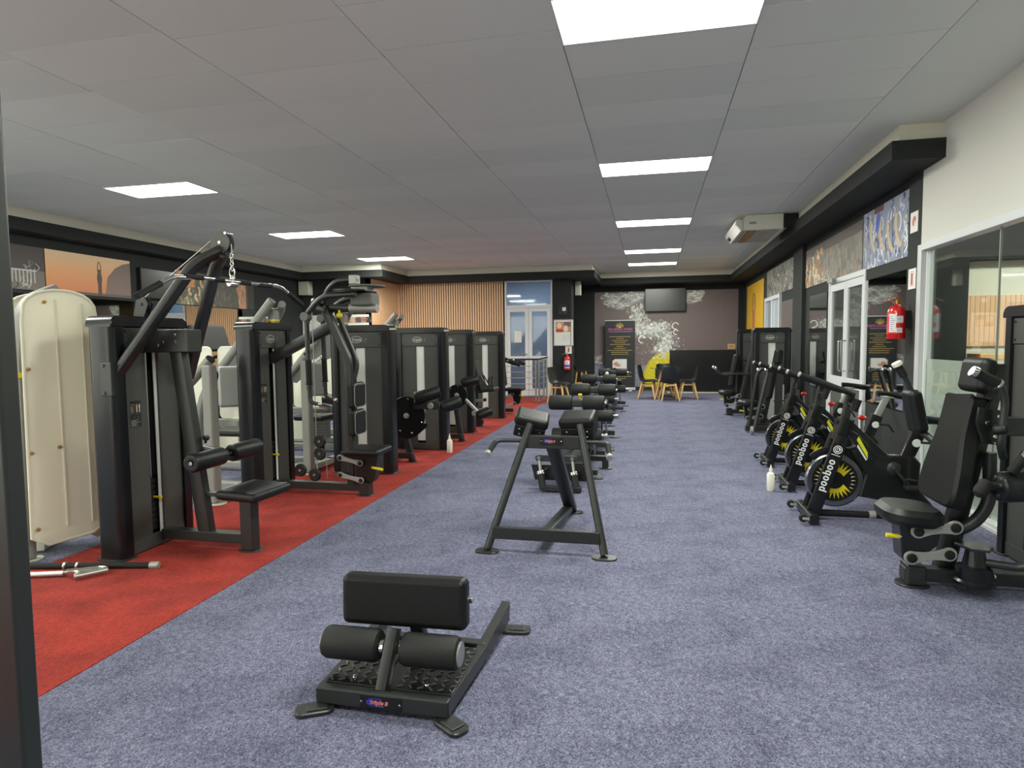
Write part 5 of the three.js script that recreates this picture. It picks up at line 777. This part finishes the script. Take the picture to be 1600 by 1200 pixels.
{
  const t = thing('seated_press_machine', 'black seated press machine with long curved handles, furthest on the right side', 'gym machine', [1.85, 0, -12.7]); const dz = -8.62; seatUnit(t, -.03, dz);
  const P = (n, g, m = M.powder) => part(t, n, g, m), z = -12.7;
  tower(t, mat4(2.02, 0, -13.1), {});
  P('back_pad', [padG(.085, .62, .32, mat4(1.56, .86, z, 0, 0, -.17), .035)], M.vinyl); P('brace', [rtube([[1.58, 1.1, z], [1.95, 1.0, z - .1]], .04, .04)]);
  for (const dzz of [.22, -.24]) { const h = P('press_arm', [tube([[1.9, .8, z + dzz], [1.5, .8, z + dzz], [1.33, .77, z + dzz], [1.22, .9, z + dzz]], .02, .1)]); part(h, 'ball_tip', new THREE.SphereGeometry(.033, 14, 10).translate(1.215, .91, z + dzz), M.chrome); }
}
{
  const t = thing('shoulder_press_machine', 'black tower machine with sloping side tubes behind the furthest spin bike', 'gym machine', [1.85, 0, -10.8]); const P = (n, g, m = M.powder) => part(t, n, g, m), z = -10.6;
  tower(t, mat4(1.95, 0, -11.1), { L: .6, H: 1.64 }); seatUnit(t, .06, -6.6);
  P('head_pad', [padG(.1, .22, .26, mat4(1.97, 1.17, z, 0, 0, -.12), .03)], M.vinyl); P('back_pad', [padG(.09, .5, .36, mat4(1.86, .76, z, 0, 0, -.17), .035)], M.vinyl);
  P('side_tube', [tube([[1.9, .95, z + .35], [1.66, 1.0, z + .35], [1.6, .9, z + .35], [1.5, .1, z + .35]], .026, .1), tube([[1.75, .95, z + .4], [1.55, .1, z + .55]], .03)]); for (const x of [1.62, 1.73]) P('ball_tip', new THREE.SphereGeometry(.035, 14, 10).translate(x, .98, z + .38), M.chrome);
  P('base_beam', [box(1.46, .02, z + .2, 2.3, .1, z + .3)]); P('round_foot', [cyl([1.49, .07, z + .56], [1.53, .07, z + .56], .06)], M.silver); P('stay_rod', [tube([[2.0, .2, z + .3], [2.0, .75, z + .3]], .012)], M.silver);
  P('cross_rod', [tube([[1.85, .5, z + .35], [2.2, .52, z + .35]], .012)], M.powder);
}
// ---------- fire extinguishers ----------
function extinguisher(x, y, z, r, h, label, hose) {
  const t = thing('fire_extinguisher', label, 'fire extinguisher', [x, y, z]); const P = (n, g, m) => part(t, n, g, m);
  const b = P('cylinder', [lathe([[0, 0], [r * .96, 0], [r, .01], [r, .05], [r * 1.015, .052], [r * 1.015, .06], [r, .062], [r, h * .76], [r * .94, h * .84], [r * .72, h * .92], [r * .36, h * .97], [r * .25, h], [0, h]], [x, y, z], [x, y + 1, z], 36)], M.redPaint);
  const lab = (a0, a1, y0, y1) => { const g = new THREE.CylinderGeometry(r + .0015, r + .0015, y1 - y0, 12, 1, true, a0, a1 - a0); g.translate(x, y + (y0 + y1) / 2, z); return g; };
  const tx = canvasTex(128, 128, (g, w, hh) => { g.fillStyle = '#e6e4e0'; g.fillRect(0, 0, w, hh); g.fillStyle = '#7d86a8'; for (let i = 0; i < 8; i++) g.fillRect(10, 14 + i * 14, R0(50, 108), 5); if (hose) { g.fillStyle = '#5a55b0'; g.fillRect(0, 70, w, 46); } });
  part(b, 'label', hose ? [lab(-.8, .9, h * .14, h * .66)] : [lab(-1.15, -.35, h * .2, h * .72), lab(-.35, .45, h * .46, h * .66), lab(-.35, .35, h * .18, h * .32)], prt(tx, .5));
  P('valve', [cyl([x, y + h, z], [x, y + h + .045, z], .02), cyl([x - .035, y + h + .02, z], [x + .03, y + h + .02, z], .013)], M.brass);
  P('lever', [rtube([[x + .02, y + h + .05, z], [x - .05, y + h + .055, z], [x - .12, y + h + .02, z + .01]], .022, .008, .03), rtube([[x + .02, y + h + .06, z], [x - .03, y + h + .095, z]], .022, .008)], hose ? M.steel : M.redPaint);
  if (hose) P('hose', [tube([[x - .02, y + h + .03, z + .03], [x - r - .06, y + h * .95, z + .03], [x - r - .06, y + h * .45, z + .02], [x - r - .01, y + .05, z + .01]], .011, .12, 8)], M.rubber);
  return t;
}
extinguisher(2.405, 1.44, -7.0, .082, .345, 'red fire extinguisher with white labels hung on right black column beside glass partition', false);
part(scene.children[scene.children.length - 1], 'wall_bracket', [box(2.46, 1.55, -7.05, 2.535, 1.72, -6.95, .004)], M.dark);
extinguisher(-2.085, .72, -15.97, .082, .36, 'red fire extinguisher with black hose and purple label on the back pillar', true);
part(scene.children[scene.children.length - 1], 'wall_bracket', [box(-2.11, .85, -16.085, -2.06, 1.0, -16.03, .004)], M.dark);
// ---------- chairs and table ----------
function shellSeat(t, y0, s = 1, x = 0, z = 0) {
  const prof = [[.215, .43], [.2, .447], [.1, .44], [-.03, .425], [-.12, .432], [-.175, .47], [-.205, .55], [-.23, .68], [-.255, .8], [-.262, .832]], wid = [.17, .2, .225, .23, .22, .215, .215, .21, .18, .13];
  const N = prof.length, K = 9, PP = [], II = []; const nrm = [];
  for (const side of [0, 1]) for (let i = 0; i < N; i++) for (let k = 0; k < K; k++) { const u = k / (K - 1) * 2 - 1, a = prof[Math.max(0, i - 1)], b = prof[Math.min(N - 1, i + 1)], L = Math.hypot(b[0] - a[0], b[1] - a[1]), nx = (b[1] - a[1]) / L, ny = -(b[0] - a[0]) / L; const dish = .045 * u * u * (i > 1 ? 1 : .2); PP.push(x + u * wid[i] * s, y0 + (prof[i][1] + ny * (dish - side * .014)) * s, z + (prof[i][0] + nx * (dish - side * .014)) * s); }
  const id = (sd, i, k) => sd * N * K + i * K + k;
  for (let i = 0; i < N - 1; i++) for (let k = 0; k < K - 1; k++) { II.push(id(0, i, k), id(0, i, k + 1), id(0, i + 1, k), id(0, i, k + 1), id(0, i + 1, k + 1), id(0, i + 1, k)); II.push(id(1, i, k), id(1, i + 1, k), id(1, i, k + 1), id(1, i, k + 1), id(1, i + 1, k), id(1, i + 1, k + 1)); }
  const edge = []; for (let k = 0; k < K; k++) edge.push([0, k]); for (let i = 1; i < N; i++) edge.push([i, K - 1]); for (let k = K - 2; k >= 0; k--) edge.push([N - 1, k]); for (let i = N - 2; i > 0; i--) edge.push([i, 0]);
  edge.forEach(([i, k], n) => { const [j, l] = edge[(n + 1) % edge.length]; II.push(id(0, i, k), id(1, i, k), id(0, j, l), id(0, j, l), id(1, i, k), id(1, j, l)); });
  const g = new THREE.BufferGeometry(); g.setAttribute('position', new THREE.Float32BufferAttribute(PP, 3)); g.setAttribute('uv', new THREE.Float32BufferAttribute(new Float32Array(PP.length / 3 * 2), 2)); g.setIndex(II);
  return part(t, 'seat_shell', toCreasedNormals(g.toNonIndexed(), .9), M.shell);
}
function legsOf(t, top, spread, h0, rail) { for (const sx of [-1, 1]) for (const sz of [-1, 1]) part(t, 'leg', [lathe([[0, 0], [.014, 0], [.024, .3], [.026, Math.hypot(top, .12)], [0, Math.hypot(top, .12)]], [sx * spread, 0, sz * spread], [sx * h0, top, sz * h0], 12)], M.wood); part(t, 'leg_rail', [rtube([[-h0 * 1.25, rail, -h0 * 1.25], [h0 * 1.25, rail, -h0 * 1.25]], .014, .03), rtube([[-h0 * 1.25, rail, h0 * 1.25], [h0 * 1.25, rail, h0 * 1.25]], .014, .03), rtube([[-h0 * 1.25, rail - .02, -h0 * 1.25], [-h0 * 1.25, rail - .02, h0 * 1.25]], .014, .03), rtube([[h0 * 1.25, rail - .02, -h0 * 1.25], [h0 * 1.25, rail - .02, h0 * 1.25]], .014, .03)], M.wood); }
{
  const t = thing('shell_chair', 'black shell chair with wooden legs, left of the round table, facing right', 'chair', [0, 0, 0], 'black shell chairs with wooden legs'); shellSeat(t, 0); legsOf(t, .42, .21, .12, .38);
  t.position.set(-.06, 0, -15.92); t.rotation.y = Math.PI / 2 - .2;
  copy(t, [.44, 0, -15.5], Math.PI + .15, 'black shell chair with its back to the camera, in front of the round table');
  copy(t, [.9, 0, -16.0], -Math.PI / 2 + .1, 'black shell chair right of the round table, facing left before the black board');
  copy(t, [.35, 0, -16.75], .1, 'black shell chair mostly hidden behind the round table');
  copy(t, [-2.13, 0, -14.78], Math.PI / 2 - .25, 'black shell chair beside the railing and back pillar, apart from the table');
  const s = thing('bar_stool', 'tall black bar stool with long wooden legs in the niche, nearer of two', 'bar stool', [0, 0, 0], 'bar stools in the niche'); shellSeat(s, .2, 1); legsOf(s, .62, .2, .12, .3);
  s.position.set(-1.93, 0, -16.95); s.rotation.y = Math.PI / 2; copy(s, [-1.9, 0, -17.6], Math.PI / 2 + .1, 'tall black bar stool with long wooden legs in the niche, further of two');
  const tb = thing('round_table', 'small round dark glass table on wooden legs among the black shell chairs', 'table', [.38, 0, -16.1]); part(tb, 'tabletop', [lathe([[0, 0], [.4, 0], [.405, .006], [.4, .012], [0, .012]], [.38, .755, -16.1], [.38, 2, -16.1], 44)], phy(0x1a1d1d, .08, { clearcoat: 1 }));
  for (const sx of [-1, 1]) for (const sz of [-1, 1]) part(tb, 'leg', [lathe([[0, 0], [.014, 0], [.024, .76], [0, .76]], [.38 + sx * .27, 0, -16.1 + sz * .27], [.38 + sx * .1, .755, -16.1 + sz * .1], 12)], M.wood); part(tb, 'leg_frame', [box(.26, .72, -16.22, .5, .755, -15.98, .01)], M.wood);
}
// ---------- banner, television, board ----------
{
  const t = thing('roll_up_banner', 'black roll-up banner with gold lotus and gold text in front of the mural', 'banner', [-.87, 0, -18.4]);
  const tx = canvasTex(480, 1060, (g, w, h) => {
    g.fillStyle = '#26272a'; g.fillRect(0, 0, w, h); g.strokeStyle = '#c8a84e'; g.lineWidth = 7; for (const [a, s] of [[0, 1], [.6, .95], [-.6, .95], [1.1, .9], [-1.1, .9]]) { g.save(); g.translate(235, 110); g.rotate(a); g.beginPath(); g.moveTo(0, 0); g.quadraticCurveTo(26, -40 * s, 0, -78 * s); g.quadraticCurveTo(-26, -40 * s, 0, 0); g.stroke(); g.restore(); }
    g.font = 'bold 42px sans-serif'; g.textAlign = 'center'; g.fillStyle = '#d65fb0'; g.fillText('THE AERIAL STUDIO', 245, 152, 440); g.fillRect(30, 166, 430, 4); g.fillStyle = '#8a8a8c'; g.fillRect(60, 178, 360, 5);
    g.fillStyle = '#c9ac62'; [340, 120, 250, 180, 320, 110, 190, 400, 280, 270].forEach((l, i) => { let x = 240 - l / 2; while (x < 240 + l / 2) { const q = R0(12, 40); g.fillRect(x, 250 + i * 31, Math.min(q, 240 + l / 2 - x), 8); x += q + 6; } });
    g.fillStyle = '#dfe0de'; g.fillRect(120, 610, 230, 150); g.fillStyle = '#c98f6d'; g.beginPath(); g.ellipse(195, 695, 60, 34, .2, 0, 7); g.fill(); g.fillStyle = '#2b2b2d'; g.beginPath(); g.moveTo(120, 610); g.lineTo(160, 610); g.lineTo(120, 640); g.fill(); g.fillStyle = '#ead2c2'; g.beginPath(); g.ellipse(230, 680, 30, 14, .4, 0, 7); g.fill();
    g.fillStyle = '#c9ac62'; [380, 290, 380, 200].forEach((l, i) => { let x = 240 - l / 2; while (x < 240 + l / 2) { const q = R0(12, 40); g.fillRect(x, 820 + i * 32, Math.min(q, 240 + l / 2 - x), 8); x += q + 6; } });
  });
  part(t, 'sheet', box(-1.29, .1, -18.4, -.44, 2.03, -18.397, 0), M.dark); part(t, 'print', quad(.85, 1.92, mat4(-.865, 1.066, -18.395)), prt(tx, .5));
  part(t, 'top_rail', box(-1.3, 2.02, -18.41, -.43, 2.045, -18.39, .004), M.alu); part(t, 'base', [box(-1.31, .02, -18.47, -.42, .1, -18.33, .02), box(-1.2, 0, -18.5, -1.1, .02, -18.2), box(-.62, 0, -18.5, -.52, .02, -18.2)], M.alu); part(t, 'support_pole', cyl([-.86, .08, -18.43], [-.86, 2.02, -18.41], .01), M.steel);
}
{
  const t = thing('television', 'black wall television high on the splash mural', 'television', [.36, 2.55, -18.6]); part(t, 'case', box(-.17, 2.27, -18.62, .97, 2.94, -18.56, .008), M.dark); part(t, 'screen', box(-.155, 2.29, -18.561, .955, 2.925, -18.556, .001), M.screen); part(t, 'bracket', box(.2, 2.45, -18.683, .6, 2.75, -18.61), M.dark);
}
{
  const t = thing('black_board', 'wide black glossy board standing on the floor in front of the mural', 'board', [1.45, 0, -18.2]); part(t, 'panel', box(.52, .04, -18.22, 2.36, 1.17, -18.16, .006), phy(0x050607, .3, { clearcoat: .4, clearcoatRoughness: .25 })); part(t, 'foot_rail', [box(.52, 0, -18.24, 2.36, .04, -18.12, .004)], M.dark);
}
single('floor_strip', [box(.45, .0, -18.1, 2.36, .012, -17.72, .004)], M.creamMetal, 'pale grey floor strip lying in front of the black board', 'mat');
// ---------- railing ----------
{
  const t = thing('railing', 'stainless steel railing with dark handrail before the back glass doors', 'railing', [-3.1, 0, -15.0]); const P = (n, g, m = M.steel) => part(t, n, g, m);
  for (const [x, z] of [[-2.72, -14.98], [-2.64, -14.98], [-2.62, -15.55], [-2.62, -16.0], [-3.95, -14.98]]) { const p = P('post', [cyl([x, .004, z], [x, 1.0, z], .021)]); part(p, 'base_flange', [cyl([x, .004, z], [x, .014, z], .045, .004)], M.chrome); }
  for (let i = 0; i < 6; i++) { const y = .13 + i * .145; P('rail', [cyl([-3.95, y, -14.98], [-2.72, y, -14.98], .0085)]); P('rail', [cyl([-2.63, y, -14.98], [-2.62, y, -16.0], .0085)]); }
  P('handrail', [tube([[-3.98, 1.02, -14.98], [-2.64, 1.02, -14.98], [-2.61, 1.04, -16.03]], .021, .04)], M.rubber);
}
// ---------- air conditioner under the ceiling ----------
{
  const t = thing('air_conditioner', 'white air conditioner unit under the ceiling beside the right bulkhead', 'air conditioner', [1.6, 3.1, -11]); const P = (n, g, m = M.whitePlastic) => part(t, n, g, m);
  P('housing', [ext([[1.42, 3.345], [1.95, 3.345], [1.95, 3.115], [1.37, 3.115], [1.37, 3.27]], -11.55, -10.25, .01)]);
  P('front_panel', [ext([[1.365, 3.27], [1.29, 3.28], [1.262, 3.262], [1.25, 3.21], [1.335, 3.1], [1.375, 3.125]], -11.56, -10.24, .012)], M.white);
  P('end_badge', [box(1.46, 3.2, -10.249, 1.56, 3.235, -10.244, .001)], M.silver);
  for (let i = 0; i < 12; i++) P('grille_bar', [box(1.39 + i * .045, 3.104, -11.5, 1.408 + i * .045, 3.116, -10.3, .002)], M.silver);
  P('control_slot', [xf(box(-.03, -.006, -.12, .03, .004, .12, .002), mat4(1.298, 3.148, -11.35, 0, 0, -.91))], M.dark);
  P('filter', [box(1.46, 3.102, -11.45, 1.56, 3.107, -10.35, .001)], M.brass);
  P('pipe_duct', [box(1.952, 3.16, -10.5, 2.2, 3.33, -10.3, .01)], M.blackwall);
}
// ---------- behind the glass partition ----------
single('gym_mat', [box(2.62, .212, -6.05, 2.68, .76, -5.3, .015)], M.green, 'green gym mat behind the frosted glass, standing on a yellow one', 'mat');
single('gym_mat', [box(2.61, .003, -6.1, 2.74, .21, -5.25, .015)], M.yellowMat, 'yellow gym mat on the floor behind the frosted glass, under the green one', 'mat');
{ const t = thing('studio_bench', 'wooden bench rail with dark boxes behind the glass partition', 'bench', [4.2, 0, -7.8]); part(t, 'seat_rail', box(3.47, 1.2, -8.0, 4.4, 1.27, -7.7, .01), M.wood); part(t, 'box', [box(4.1, .9, -8.0, 4.8, 1.38, -7.65, .03)], M.dark); part(t, 'leg', [box(3.5, 0, -7.95, 3.56, 1.2, -7.75), box(4.3, 0, -7.95, 4.36, 1.2, -7.75)], M.dark); }

renderer.shadowMap.type = THREE.PCFSoftShadowMap;
renderer.render(scene, camera);
